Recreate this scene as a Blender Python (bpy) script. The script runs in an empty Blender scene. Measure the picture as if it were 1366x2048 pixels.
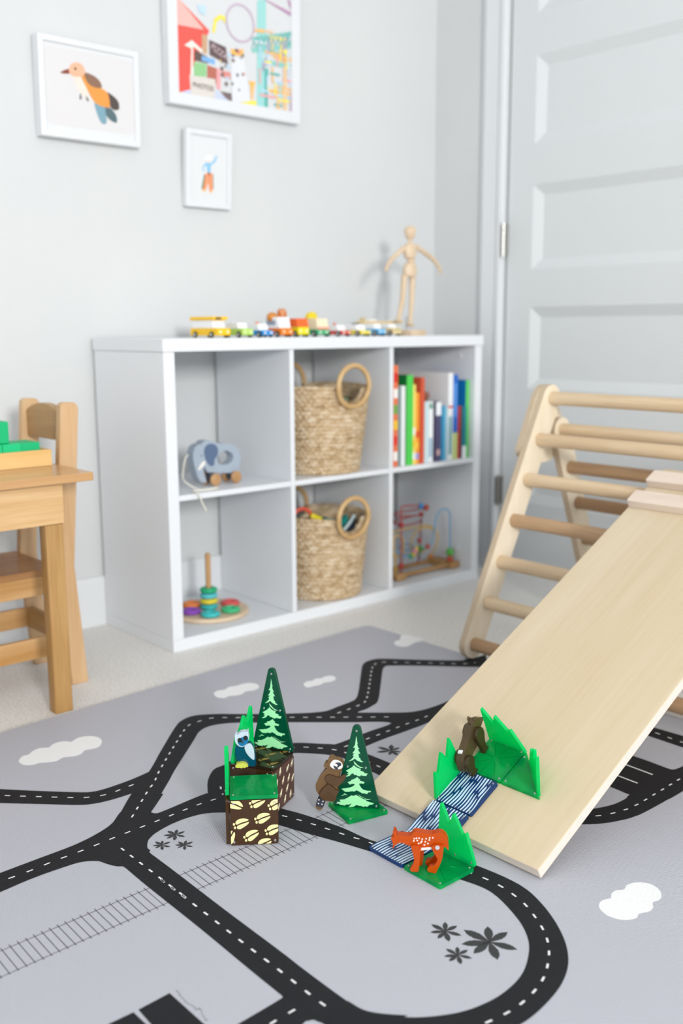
import bpy, bmesh, math, random
from mathutils import Matrix, Vector
from mathutils.geometry import tessellate_polygon
random.seed(7)
S = bpy.context.scene
COL = S.collection
PI = math.pi

# ------------------------------------------------------------------ camera
CAMPOS = (-1.2201, -1.9871, 0.7559)
YAW, PITCH, ROLL = 0.7230, 0.1797, -0.0046
cam = bpy.data.cameras.new('camera')
cam_ob = bpy.data.objects.new('camera', cam)
COL.objects.link(cam_ob)
F_ = Vector((math.sin(YAW)*math.cos(PITCH), math.cos(YAW)*math.cos(PITCH), -math.sin(PITCH)))
R0 = Vector((math.cos(YAW), -math.sin(YAW), 0)); U0 = R0.cross(F_)
R_ = math.cos(ROLL)*R0 + math.sin(ROLL)*U0
U_ = -math.sin(ROLL)*R0 + math.cos(ROLL)*U0
cam_ob.matrix_world = Matrix(((R_.x, U_.x, -F_.x, CAMPOS[0]), (R_.y, U_.y, -F_.y, CAMPOS[1]),
                              (R_.z, U_.z, -F_.z, CAMPOS[2]), (0, 0, 0, 1)))
cam.sensor_fit = 'VERTICAL'; cam.sensor_height = 36.0; cam.lens = 2016.56/2048*36
cam.clip_start = 0.05; cam.clip_end = 50
cam.dof.use_dof = True; cam.dof.focus_distance = 1.50; cam.dof.aperture_fstop = 2.8
S.camera = cam_ob

# ------------------------------------------------------------------ light and exposure
W = bpy.data.worlds.new('daylight'); S.world = W; W.use_nodes = True
bg = W.node_tree.nodes['Background']
bg.inputs[0].default_value = (0.93, 0.97, 1.0, 1); bg.inputs[1].default_value = 1.25
def area(name, loc, target, sx, sy, power, color):
    l = bpy.data.lights.new(name, 'AREA'); l.shape = 'RECTANGLE'; l.size = sx; l.size_y = sy
    l.energy = power; l.color = color
    o = bpy.data.objects.new(name, l); COL.objects.link(o); o.location = loc
    o.rotation_euler = (Vector(target)-Vector(loc)).to_track_quat('-Z', 'Y').to_euler()
    return o
area('window_daylight', (-1.85, -5.4, 1.75), (0.5, 0.3, 0.55), 0.7, 0.8, 165, (1.0, 0.985, 0.96))
S.view_settings.view_transform = 'Standard'; S.view_settings.look = 'None'
S.view_settings.gamma = 1.0; S.view_settings.use_curve_mapping = False
S.view_settings.exposure = 0.13

# ------------------------------------------------------------------ materials
def lin(c):
    if isinstance(c, str):
        c = tuple(int(c[i:i+2], 16)/255 for i in (0, 2, 4))
    return tuple((x/12.92 if x <= 0.04045 else ((x+0.055)/1.055)**2.4) for x in c) + (1,)
MATS = {}
def mat(name, color, rough=0.5, spec=0.5, metal=0.0):
    if name in MATS: return MATS[name]
    m = bpy.data.materials.new(name); m.use_nodes = True
    b = m.node_tree.nodes['Principled BSDF']
    b.inputs['Base Color'].default_value = lin(color); b.inputs['Roughness'].default_value = rough
    b.inputs['Metallic'].default_value = metal; b.inputs['Specular IOR Level'].default_value = spec
    MATS[name] = m
    return m
def nodes(m):
    return m.node_tree.nodes, m.node_tree.links, m.node_tree.nodes['Principled BSDF']
def noise_mat(name, c1, c2, scale, stretch=(1, 1, 1), rough=0.6, bump=0.0, bscale=None, bdist=0.002, detail=4, spec=0.4, lo=0.35, hi=0.65, rot=(0, 0, 0)):
    m = mat(name, c1, rough, spec); N, L, b = nodes(m)
    tc = N.new('ShaderNodeTexCoord'); mp = N.new('ShaderNodeMapping'); mp.inputs['Scale'].default_value = stretch
    mp.inputs['Rotation'].default_value = rot
    nz = N.new('ShaderNodeTexNoise'); nz.inputs['Scale'].default_value = scale; nz.inputs['Detail'].default_value = detail
    cr = N.new('ShaderNodeValToRGB'); cr.color_ramp.elements[0].position = lo; cr.color_ramp.elements[1].position = hi
    cr.color_ramp.elements[0].color = lin(c1); cr.color_ramp.elements[1].color = lin(c2)
    L.new(tc.outputs['Object'], mp.inputs[0]); L.new(mp.outputs[0], nz.inputs['Vector'])
    L.new(nz.outputs['Fac'], cr.inputs[0]); L.new(cr.outputs[0], b.inputs['Base Color'])
    if bump:
        n2 = N.new('ShaderNodeTexNoise'); n2.inputs['Scale'].default_value = bscale or scale; n2.inputs['Detail'].default_value = 5
        L.new((tc.outputs['Object'] if bscale else mp.outputs[0]), n2.inputs['Vector'])
        bp = N.new('ShaderNodeBump'); bp.inputs['Strength'].default_value = bump; bp.inputs['Distance'].default_value = bdist
        L.new(n2.outputs['Fac'], bp.inputs['Height']); L.new(bp.outputs[0], b.inputs['Normal'])
    return m
def wood(name, c1, c2, axis='x', scale=14, rough=0.42, c3=None, rings=9.0, spec=0.4):
    """long-grain wood: stretched noise plus faint growth lines along one axis"""
    m = mat(name, c1, rough, spec); N, L, b = nodes(m)
    tc = N.new('ShaderNodeTexCoord'); mp = N.new('ShaderNodeMapping')
    k = {'x': (0.06, 1, 1), 'y': (1, 0.06, 1), 'z': (1, 1, 0.06)}[axis]
    mp.inputs['Scale'].default_value = k
    n1 = N.new('ShaderNodeTexNoise'); n1.inputs['Scale'].default_value = scale; n1.inputs['Detail'].default_value = 3; n1.inputs['Distortion'].default_value = 0.6
    n2 = N.new('ShaderNodeTexNoise'); n2.inputs['Scale'].default_value = scale*rings; n2.inputs['Detail'].default_value = 2
    mx = N.new('ShaderNodeMath'); mx.operation = 'MULTIPLY_ADD'; mx.inputs[1].default_value = 0.35
    cr = N.new('ShaderNodeValToRGB'); cr.color_ramp.elements[0].position = 0.5; cr.color_ramp.elements[1].position = 0.85
    cr.color_ramp.elements[0].color = lin(c1); cr.color_ramp.elements[1].color = lin(c2)
    L.new(tc.outputs['Object'], mp.inputs[0]); L.new(mp.outputs[0], n1.inputs['Vector']); L.new(mp.outputs[0], n2.inputs['Vector'])
    L.new(n2.outputs['Fac'], mx.inputs[0]); L.new(n1.outputs['Fac'], mx.inputs[2]); L.new(mx.outputs[0], cr.inputs[0])
    L.new(cr.outputs[0], b.inputs['Base Color'])
    return m
def clear_plastic(name, color, through, alpha=0.5, rough=0.12, transl=0.25):
    """tinted see-through plastic: part coloured pass-through, part glossy coloured body"""
    m = mat(name, color, rough, 0.6); N, L, b = nodes(m)
    out = N['Material Output']
    tr = N.new('ShaderNodeBsdfTransparent'); tr.inputs[0].default_value = lin(through)
    tl = N.new('ShaderNodeBsdfTranslucent'); tl.inputs[0].default_value = lin(color)
    m1 = N.new('ShaderNodeMixShader'); m1.inputs[0].default_value = transl
    L.new(b.outputs[0], m1.inputs[1]); L.new(tl.outputs[0], m1.inputs[2])
    m2 = N.new('ShaderNodeMixShader'); m2.inputs[0].default_value = alpha
    L.new(m1.outputs[0], m2.inputs[1]); L.new(tr.outputs[0], m2.inputs[2]); L.new(m2.outputs[0], out.inputs['Surface'])
    return m

# ------------------------------------------------------------------ mesh building
class MB:
    def __init__(s): s.v = []; s.f = []; s.m = []
    def add(s, vs, fs, m=0, M=None):
        n = len(s.v)
        s.v += [tuple(M @ Vector(v)) if M is not None else tuple(v) for v in vs]
        s.f += [tuple(i+n for i in f) for f in fs]; s.m += [m]*len(fs)
        return s
    def box(s, a, b, m=0, M=None):
        x0, y0, z0 = a; x1, y1, z1 = b
        return s.add([(x0,y0,z0),(x1,y0,z0),(x1,y1,z0),(x0,y1,z0),(x0,y0,z1),(x1,y0,z1),(x1,y1,z1),(x0,y1,z1)],
                     [(0,3,2,1),(4,5,6,7),(0,1,5,4),(1,2,6,5),(2,3,7,6),(3,0,4,7)], m, M)
    def prism(s, poly, h0, h1, m=0, M=None, holes=(), mtop=None):
        """poly in the local xy plane, from z=h0 to z=h1"""
        def area2(p): return sum(p[i][0]*p[(i+1)%len(p)][1]-p[(i+1)%len(p)][0]*p[i][1] for i in range(len(p)))
        loops = [list(poly) if area2(poly) > 0 else list(poly)[::-1]]
        for h in holes: loops.append(list(h) if area2(h) < 0 else list(h)[::-1])
        flat = [p for l in loops for p in l]; n = len(flat)
        tris = tessellate_polygon([[Vector((p[0], p[1], 0)) for p in l] for l in loops])
        vs = [(p[0], p[1], h0) for p in flat]+[(p[0], p[1], h1) for p in flat]
        top = []; bot = []
        for t in tris:
            a, b, c = [flat[i] for i in t]
            cr = (b[0]-a[0])*(c[1]-a[1])-(b[1]-a[1])*(c[0]-a[0])
            if cr < 0: t = (t[0], t[2], t[1])
            top.append(tuple(i+n for i in t)); bot.append((t[0], t[2], t[1]))
        side = []; k = 0
        for l in loops:
            for i in range(len(l)):
                j = (i+1) % len(l); side.append((k+i, k+j, k+j+n, k+i+n))
            k += len(l)
        base = len(s.v)
        s.add(vs, bot+side, m, M); s.f += [tuple(i+base for i in f) for f in top]; s.m += [m if mtop is None else mtop]*len(top)
        return s
    def flat(s, poly, z=0.0, m=0, M=None):
        tris = tessellate_polygon([[Vector((p[0], p[1], 0)) for p in poly]])
        fs = []
        for t in tris:
            a, b, c = [poly[i] for i in t]
            cr = (b[0]-a[0])*(c[1]-a[1])-(b[1]-a[1])*(c[0]-a[0])
            fs.append(t if cr > 0 else (t[0], t[2], t[1]))
        return s.add([(p[0], p[1], z) for p in poly], fs, m, M)
    def tube(s, pts, r, n=10, m=0, M=None, closed=False, radii=None):
        P = [Vector(p) for p in pts]; N = len(P); rings = []; up = None
        for i in range(N):
            if closed: t = P[(i+1) % N]-P[i-1]
            else: t = P[min(i+1, N-1)]-P[max(i-1, 0)]
            t.normalize()
            if up is None:
                up = Vector((0, 0, 1)) if abs(t.z) < 0.9 else Vector((1, 0, 0))
            up = (up-t*up.dot(t)).normalized(); sd = t.cross(up)
            rr = radii[i] if radii else r
            rings.append([P[i]+(up*math.cos(2*PI*k/n)+sd*math.sin(2*PI*k/n))*rr for k in range(n)])
        vs = [v for g in rings for v in g]; fs = []
        for i in range(N if closed else N-1):
            j = (i+1) % N
            for k in range(n):
                l = (k+1) % n; fs.append((i*n+k, j*n+k, j*n+l, i*n+l))
        if not closed: fs += [tuple(range(n)), tuple((N-1)*n+k for k in reversed(range(n)))]
        return s.add(vs, fs, m, M)
    def cyl(s, a, b, r0, r1=None, n=20, m=0, M=None):
        return s.tube([a, b], r0, n, m, M, radii=[r0, r0 if r1 is None else r1])
    def lathe(s, prof, n=32, m=0, M=None, closed=False):
        vs = [(r*math.cos(2*PI*k/n), r*math.sin(2*PI*k/n), z) for r, z in prof for k in range(n)]; fs = []
        q = len(prof)
        for i in range(q if closed else q-1):
            j = (i+1) % q
            for k in range(n):
                l = (k+1) % n; fs.append((i*n+k, i*n+l, j*n+l, j*n+k))
        if not closed:
            if prof[0][0] > 1e-6: fs.append(tuple(reversed(range(n))))
            if prof[-1][0] > 1e-6: fs.append(tuple((q-1)*n+k for k in range(n)))
        return s.add(vs, fs, m, M)
    def ball(s, c, r, n=16, m=0, M=None):
        if not isinstance(r, (tuple, list)): r = (r, r, r)
        h = n//2
        vs = [(c[0]+r[0]*math.sin(PI*i/h)*math.cos(2*PI*k/n), c[1]+r[1]*math.sin(PI*i/h)*math.sin(2*PI*k/n), c[2]-r[2]*math.cos(PI*i/h)) for i in range(h+1) for k in range(n)]
        fs = [(i*n+k, i*n+(k+1) % n, (i+1)*n+(k+1) % n, (i+1)*n+k) for i in range(h) for k in range(n)]
        return s.add(vs, fs, m, M)
    def build(s, name, mats, parent=None, bevel=0.0, seg=2, smooth=True, angle=35, world=False, merge=True):
        me = bpy.data.meshes.new(name)
        vs = s.v
        o = bpy.data.objects.new(name, me); COL.objects.link(o)
        if parent is not None: o.parent = parent
        if world and parent is not None:
            inv = wmat(parent).inverted(); vs = [tuple(inv @ Vector(v)) for v in vs]
        me.from_pydata(vs, [], s.f)
        for m in (mats if isinstance(mats, (list, tuple)) else [mats]): me.materials.append(m)
        me.polygons.foreach_set('material_index', s.m)
        if merge:
            bm = bmesh.new(); bm.from_mesh(me); bmesh.ops.remove_doubles(bm, verts=bm.verts, dist=1e-6)
            bmesh.ops.recalc_face_normals(bm, faces=bm.faces) if merge == 'n' else None
            bm.to_mesh(me); bm.free()
        if smooth:
            me.polygons.foreach_set('use_smooth', [True]*len(me.polygons)); me.set_sharp_from_angle(angle=math.radians(angle))
        me.update()
        if bevel:
            bv = o.modifiers.new('bevel', 'BEVEL'); bv.width = bevel; bv.segments = seg; bv.limit_method = 'ANGLE'; bv.angle_limit = math.radians(40)
            bv.harden_normals = False
        return o
def wmat(o):
    M = o.matrix_basis.copy()
    while o.parent is not None:
        o = o.parent; M = o.matrix_basis @ M
    return M
def thing(name, label, cat, loc=(0, 0, 0), rz=0.0, group=None, M=None):
    o = bpy.data.objects.new(name, None); COL.objects.link(o); o.empty_display_size = 0.05
    if M is not None: o.matrix_basis = M
    else: o.location = loc; o.rotation_euler = (0, 0, rz)
    return tag(o, label, cat, group)
def tag(o, label, cat, group=None):
    o['label'] = label; o['category'] = cat
    if group: o['group'] = group
    return o
def struct(o, label=None):
    o['kind'] = 'structure'
    if label: o['label'] = label
    return o
def lab(o, text): o['label'] = text; return o
def frame(origin, x, y, z):
    x, y, z = Vector(x), Vector(y), Vector(z)
    return Matrix(((x.x, y.x, z.x, origin[0]), (x.y, y.y, z.y, origin[1]), (x.z, y.z, z.z, origin[2]), (0, 0, 0, 1)))
def spline(pts, n=6, closed=False):
    out = []; N = len(pts)
    for i in range(N if closed else N-1):
        g = (lambda k: pts[k % N]) if closed else (lambda k: pts[max(0, min(N-1, k))])
        p0, p1, p2, p3 = g(i-1), g(i), g(i+1), g(i+2)
        for k in range(n):
            t = k/n
            out.append(tuple(0.5*((2*b)+(c-a)*t+(2*a-5*b+4*c-d)*t*t+(3*b-a-3*c+d)*t**3) for a, b, c, d in zip(p0, p1, p2, p3)))
    if not closed: out.append(tuple(pts[-1]))
    return out
def d4(l): return [(a/10000, b/10000) for a, b in l]
def rrect(x0, y0, x1, y1, r, n=5):
    o = []
    for cx, cy, a in ((x1-r, y1-r, 0), (x0+r, y1-r, 90), (x0+r, y0+r, 180), (x1-r, y0+r, 270)):
        for k in range(n+1):
            t = math.radians(a+90*k/n); o.append((cx+r*math.cos(t), cy+r*math.sin(t)))
    return o
def circ(cx, cy, r, n=16, ry=None):
    return [(cx+r*math.cos(2*PI*k/n), cy+(ry or r)*math.sin(2*PI*k/n)) for k in range(n)]
def clip_rect(poly, x0, y0, x1, y1):
    def cut(p, f, inter):
        o = []
        for i in range(len(p)):
            a, b = p[i-1], p[i]
            if f(b):
                if not f(a): o.append(inter(a, b))
                o.append(b)
            elif f(a): o.append(inter(a, b))
        return o
    def ix(v): return lambda a, b: (v, a[1]+(b[1]-a[1])*(v-a[0])/(b[0]-a[0]))
    def iy(v): return lambda a, b: (a[0]+(b[0]-a[0])*(v-a[1])/(b[1]-a[1]), v)
    for f, g in ((lambda p: p[0] >= x0, ix(x0)), (lambda p: p[0] <= x1, ix(x1)), (lambda p: p[1] >= y0, iy(y0)), (lambda p: p[1] <= y1, iy(y1))):
        if poly: poly = cut(poly, f, g)
    return poly

# ------------------------------------------------------------------ traced outlines, in tenths of a millimetre on each thing's own plane
STRIPS=[([(-5863,-6957),(-5591,-6880),(-5349,-6764),(-5062,-6522),(-4623,-6083),(-3932,-5498),(-3419,-4982),(-2597,-4175),(-2287,-3952),(-1979,-3920),(-1643,-4118),(-1351,-4382),(-1059,-4646),(-880,-4793),(-500,-5113),(-182,-5352),(-10,-5508)],[(-5642,-7604),(-5344,-7389),(-4709,-6840),(-4409,-6545),(-3892,-6059),(-3613,-5786),(-2741,-4997),(-2346,-4647),(-2012,-4572),(-1656,-4727),(-1292,-5039),(-1147,-5144),(-738,-5514),(-330,-5883)]),([(-182,-5352),(488,-5947),(1004,-6414),(1269,-6617),(1555,-6708),(1823,-6730),(2069,-6730),(2408,-6694)],[(-498,-5731),(54,-6230),(582,-6707),(481,-7084),(658,-7222),(905,-7247),(1254,-7223),(1863,-7191)]),([(-207,-5330),(72,-5463),(400,-5443),(786,-5417),(989,-5346),(1324,-5056),(2144,-4241),(2472,-3929),(2708,-3797),(2971,-3796),(3167,-3926),(3686,-4494),(4332,-5145),(4546,-5210),(4779,-5260),(5109,-5280)],[(340,-6108),(494,-5940),(732,-5927),(969,-5871),(1146,-5806),(1441,-5560),(2100,-4930),(2572,-4480),(2762,-4347),(2909,-4357),(3384,-4788),(4030,-5467),(4335,-5775),(4485,-5911)]),([(689,-6713),(512,-6802),(-25,-6790),(-640,-6816),(-878,-6807)],[(905,-7247),(415,-7241),(-10,-7229),(-497,-7252),(-898,-7287)]),([(-3095,-6386),(-2547,-6057),(-1971,-6023),(-1593,-6125),(-1382,-6255),(-1219,-6402),(-1038,-6611),(-877,-6801),(-765,-7112),(-714,-7481),(-683,-7949),(-682,-8429)],[(-3580,-7086),(-3075,-6796),(-2471,-6544),(-1996,-6497),(-1665,-6614),(-1510,-6754),(-1369,-6919),(-1250,-7095),(-1146,-7405),(-1146,-7794),(-1150,-8139),(-1161,-8673)]),([(-2547,-6057),(-2846,-6178),(-3074,-6205),(-3278,-6354),(-3493,-6597),(-3725,-6955)],[(-2899,-6695),(-3044,-6824),(-3185,-6950),(-3324,-7074),(-3447,-7205),(-3562,-7340)]),([(-4734,-6818),(-4683,-6943),(-4461,-6945),(-3696,-6893),(-3385,-7045)],[(-5183,-7569),(-5007,-7477),(-4682,-7401),(-4364,-7400),(-4090,-7476),(-3828,-7673)]),([(-3468,-7066),(-3256,-7732),(-3113,-8170),(-2989,-8539),(-2831,-9218),(-2769,-9784),(-2594,-10237),(-2296,-10753),(-2146,-11312),(-2092,-12040),(-2277,-12600),(-2607,-13120),(-2969,-13474),(-3370,-13682),(-3839,-13790),(-4307,-13812),(-4838,-13703),(-5315,-13429),(-5653,-13025)],[(-3878,-7516),(-3645,-8123),(-3486,-8545),(-3348,-8975),(-3148,-9543),(-3047,-9868),(-2923,-10264),(-2743,-10884),(-2587,-11426),(-2522,-11903),(-2733,-12497),(-2972,-12862),(-3247,-13094),(-3613,-13279),(-4012,-13346),(-4367,-13318),(-4701,-13209),(-5057,-12979),(-5335,-12675)]),([(-6056,-7642),(-5926,-7810),(-5867,-8004),(-5871,-8301),(-5882,-8740),(-5894,-9987),(-5922,-11086),(-5932,-11698),(-5944,-12219)],[(-5026,-7460),(-5183,-7569),(-5300,-7707),(-5383,-7904),(-5392,-8160),(-5397,-8633),(-5421,-9858),(-5431,-11030),(-5443,-11515),(-5443,-12233),(-5411,-12473)]),([(-7732,-7027),(-7234,-7015),(-6713,-7006),(-6166,-6998),(-5863,-6957),(-5551,-6915),(-5215,-6847)],[(-7935,-7549),(-7436,-7491),(-6919,-7451),(-6406,-7476),(-6212,-7521),(-6056,-7642),(-5815,-7910)]),([(-5062,-6522),(-4623,-6083),(-4479,-6059)],[(-4709,-6840),(-4526,-6685),(-4246,-6440)]),([(-5863,-6957),(-5591,-6880),(-5349,-6764),(-5062,-6522),(-4828,-6494)],[(-6056,-7642),(-5867,-8004),(-5383,-7904),(-5300,-7707),(-4733,-6975)]),([(-6558,-4013),(-6156,-4480),(-5752,-4930),(-5282,-5422),(-5083,-5584),(-4855,-5634),(-4425,-5624),(-4073,-5570),(-3842,-5512)],[(-6766,-4547),(-6363,-4967),(-5856,-5472),(-5452,-5876),(-5215,-6009),(-4963,-6063),(-4623,-6083),(-4457,-6079),(-4304,-6043)]),([(-5927,-11732),(-6034,-11744),(-6574,-11762),(-6857,-11769),(-7769,-11779)],[(-5617,-12175),(-5851,-12158),(-6048,-12232),(-6274,-12238),(-7167,-12218)]),([(-5926,-11703),(-5623,-12072),(-5450,-12237),(-5412,-12479),(-5310,-12665),(-5101,-12899)],[(-5981,-11801),(-6016,-12174),(-5931,-12254),(-5908,-12316),(-5885,-12414),(-5914,-12691)]),([(4103,-9493),(4125,-10203),(4169,-10837),(4192,-11278)],[(3662,-9656),(3695,-10347),(3689,-11115),(3680,-11561)]),([(2713,-10001),(2712,-10660),(2719,-10996),(2704,-11382),(2725,-11480),(2799,-11510),(2980,-11526),(3440,-11510)],[(1358,-10931),(1367,-11085),(1365,-11300),(1355,-11480),(1372,-11658),(1338,-11856),(1629,-12026),(2555,-12010)]),([(140,-11045),(283,-11218),(454,-11371),(595,-11454),(864,-11541),(1162,-11561),(1307,-11530),(1679,-11463),(2241,-11478),(2944,-11547),(3366,-11552)],[(-332,-11304),(-234,-11412),(-110,-11536),(33,-11665),(224,-11796),(522,-11926),(787,-11995),(1076,-12019),(1629,-12026),(2118,-12026),(2555,-12010)])]
BLACKQ=[[(-7332,-10832),(-7640,-10822),(-7600,-11051),(-7327,-11251)],[(-6858,-10818),(-7270,-10831),(-7289,-11122),(-7315,-11654),(-6857,-11848)]]
DASH=[[(-5042,-6812),(-4832,-6611),(-4657,-6446),(-4466,-6259),(-4289,-6101),(-4114,-5949),(-3805,-5613),(-3041,-4878),(-2452,-4340),(-2191,-4243),(-1805,-4268),(-1472,-4552),(-1245,-4733),(-564,-5349),(-23,-5826),(887,-6627)],[(163,-5713),(675,-5691),(957,-5635),(1261,-5397),(1846,-4842),(2475,-4240),(2751,-4057),(2930,-4062),(3252,-4386),(3781,-4930),(4168,-5344),(4491,-5511)],[(-816,-7014),(-34,-7029),(644,-7011),(1147,-7012),(1505,-6985)],[(-1858,-6391),(-1522,-6429),(-1347,-6557),(-1175,-6772),(-1037,-6985),(-954,-7322),(-925,-7938),(-947,-8455)],[(-7471,-7225),(-7206,-7242),(-6954,-7248),(-6525,-7227),(-6030,-7222),(-5558,-7196),(-5074,-7183),(-4566,-7164),(-4064,-7142),(-3616,-7176)],[(-5636,-7542),(-5640,-7852),(-5642,-8338),(-5645,-8847),(-5645,-9326),(-5659,-8582),(-5656,-9570),(-5670,-10535),(-5672,-11291),(-5684,-11995),(-5676,-12287)],[(-6371,-4569),(-6112,-4861),(-5765,-5216),(-5440,-5550),(-5271,-5703),(-5050,-5817),(-4811,-5846),(-4571,-5821),(-4303,-5815)],[(-3372,-8082),(-3269,-8330),(-3172,-8592),(-3078,-8911),(-2963,-9368),(-2927,-9523),(-2847,-9765),(-2772,-10211),(-2544,-10791),(-2376,-11302),(-2364,-11410),(-2323,-11646),(-2317,-11905),(-2355,-12150),(-2423,-12392),(-2535,-12622),(-2663,-12840),(-2822,-13046),(-3002,-13213),(-3210,-13355),(-3432,-13473),(-3666,-13549),(-3918,-13593),(-4153,-13605),(-4399,-13578),(-4689,-13524)],[(-5973,-11993),(-6219,-11994),(-6470,-12010)],[(3890,-9634),(3911,-10295),(3916,-10516),(3892,-10780),(3886,-11001)],[(113,-11431),(254,-11537),(465,-11655),(704,-11736),(938,-11785),(1199,-11798),(1437,-11794),(1682,-11784),(1923,-11779),(2165,-11771),(2401,-11762),(2689,-11756)],[(-3407,-6850),(-3479,-6983),(-3544,-7118)]]
LINES=[[(2303,-10484),(2286,-11368)],[(1820,-10731),(1811,-11379)]]
CLOUDS=[[(-5460,-3640),(-5320,-3483),(-5205,-3486),(-5094,-3397),(-4930,-3353),(-4802,-3438),(-4691,-3358),(-4554,-3329),(-4436,-3390),(-4378,-3473),(-4212,-3391),(-4052,-3425),(-3936,-3545),(-3913,-3722),(-3989,-3901),(-4117,-4027),(-4244,-4031),(-4376,-4001),(-4498,-4095),(-4648,-4104),(-4799,-4024),(-4970,-4083),(-5107,-4028),(-5214,-3960),(-5348,-3950),(-5461,-3847)],[(-1024,-3170),(-866,-3076),(-706,-3120),(-560,-3049),(-398,-3094),(-266,-3090),(-121,-3117),(-31,-3220),(-25,-3371),(-126,-3524),(-294,-3574),(-445,-3516),(-626,-3589),(-765,-3561),(-877,-3498),(-992,-3529),(-1090,-3402)],[(741,-3961),(881,-3900),(991,-3936),(1128,-3890),(1240,-3949),(1373,-3919),(1505,-3974),(1513,-4089),(1417,-4216),(1257,-4261),(1109,-4211),(948,-4252),(823,-4221),(674,-4209),(654,-4109)],[(4115,-3260),(4285,-3145),(4426,-3147),(4662,-2938),(4792,-2925),(4895,-3056),(4857,-3152),(4915,-3297),(4863,-3490),(4717,-3575),(4570,-3549),(4382,-3592),(4173,-3630),(4069,-3536),(4050,-3413)],[(-1730,-13053),(-1611,-13003),(-1516,-13024),(-1447,-13046),(-1354,-12992),(-1241,-12987),(-1140,-13044),(-1029,-13011),(-911,-13032),(-812,-13105),(-755,-13223),(-791,-13358),(-885,-13453),(-1012,-13500),(-1130,-13473),(-1229,-13541),(-1346,-13559),(-1441,-13520),(-1507,-13499),(-1599,-13528),(-1709,-13489),(-1795,-13398),(-1828,-13271),(-1806,-13162)]]
PALMS=[[(-3395,-12609),(-3155,-12377),(-3064,-12625),(-3261,-12941),(-3599,-12910),(-3722,-12635),(-3691,-12406),(-3440,-12223)],[(-3634,-12092),(-3487,-11955),(-3434,-12112),(-3552,-12294),(-3762,-12273),(-3820,-12138),(-3796,-11983),(-3655,-11870)],[(-3882,-12525),(-3763,-12410),(-3711,-12538),(-3804,-12687),(-3991,-12675),(-4054,-12541),(-4029,-12432),(-3897,-12343)],[(-4825,-7727),(-4724,-7601),(-4661,-7731),(-4754,-7876),(-4935,-7862),(-4989,-7736),(-4974,-7622),(-4854,-7542)],[(-5148,-7857),(-5067,-7750),(-4992,-7852),(-5080,-7988),(-5214,-7989),(-5265,-7869),(-5253,-7777),(-5158,-7697)],[(-4899,-8082),(-4800,-7976),(-4745,-8075),(-4830,-8205),(-4970,-8202),(-5017,-8078),(-4997,-7980),(-4909,-7927)],[(-302,-7697),(-105,-7504),(-81,-7697),(-204,-7864),(-350,-7927),(-455,-7812),(-544,-7567),(-364,-7412)]]
RAIL=[[(-7975,-8758),(-5901,-8789),(-5399,-8746),(-4459,-8733)],[(-8184,-9249),(-5913,-9158),(-5335,-9146),(-3364,-9170)]]
TIES=[[(-5938,-8689),(-5957,-9260)],[(-6368,-8694),(-6372,-9256)],[(-7762,-8730),(-7775,-9312)],[(-5187,-8671),(-5214,-9255)]]
SCRIB=[(-6778,-10825),(-6776,-10888),(-6794,-10958),(-6803,-11051),(-6795,-11109),(-6785,-11184),(-6785,-11250),(-6745,-11270),(-6781,-11353),(-6795,-11453),(-6797,-11491)]
DEER={'o':[[-0.2898,-1.0858,0.0175],[-0.2733,-1.1054,0.0175]],'body':[(-345,436),(-321,464),(-303,478),(-319,543),(-303,561),(-282,546),(-258,495),(-199,493),(-138,491),(-77,499),(-47,540),(-17,561),(44,560),(129,549),(201,546),(261,559),(315,576),(370,561),(413,518),(437,461),(442,396),(449,331),(415,361),(390,373),(361,331),(264,317),(216,327),(143,341),(70,342),(21,332),(-27,328),(-58,339),(-125,367),(-186,388),(-229,385),(-259,370),(-290,341),(-308,300),(-323,306),(-314,352),(-323,391)],'fleg':[(-58,385),(70,368),(70,316),(65,236),(60,130),(48,50),(31,2),(-55,2),(-71,34),(-44,89),(-20,150),(-26,229),(-42,294)],'rleg':[(227,406),(372,417),(379,339),(368,233),(339,139),(304,57),(278,-5),(238,5),(177,20),(168,66),(200,101),(249,112),(278,147),(302,202),(283,253),(252,303)],'belly':[(64,335),(215,359),(222,327),(70,298)],'dots':[(-22,466),(8,475),(44,478),(87,468),(141,478),(190,495),(-28,433),(20,443),(81,435),(130,432),(184,462),(232,498),(39,399),(118,385),(69,414),(166,408)],'hip':[(300,389),(326,391)],'ears':[(-319,543),(-303,561),(-282,546),(-258,495),(-303,478)],'head':[(-345,436),(-303,478),(-241,463),(-235,398),(-290,341),(-308,300),(-323,306),(-314,352),(-323,391)]}
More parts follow.
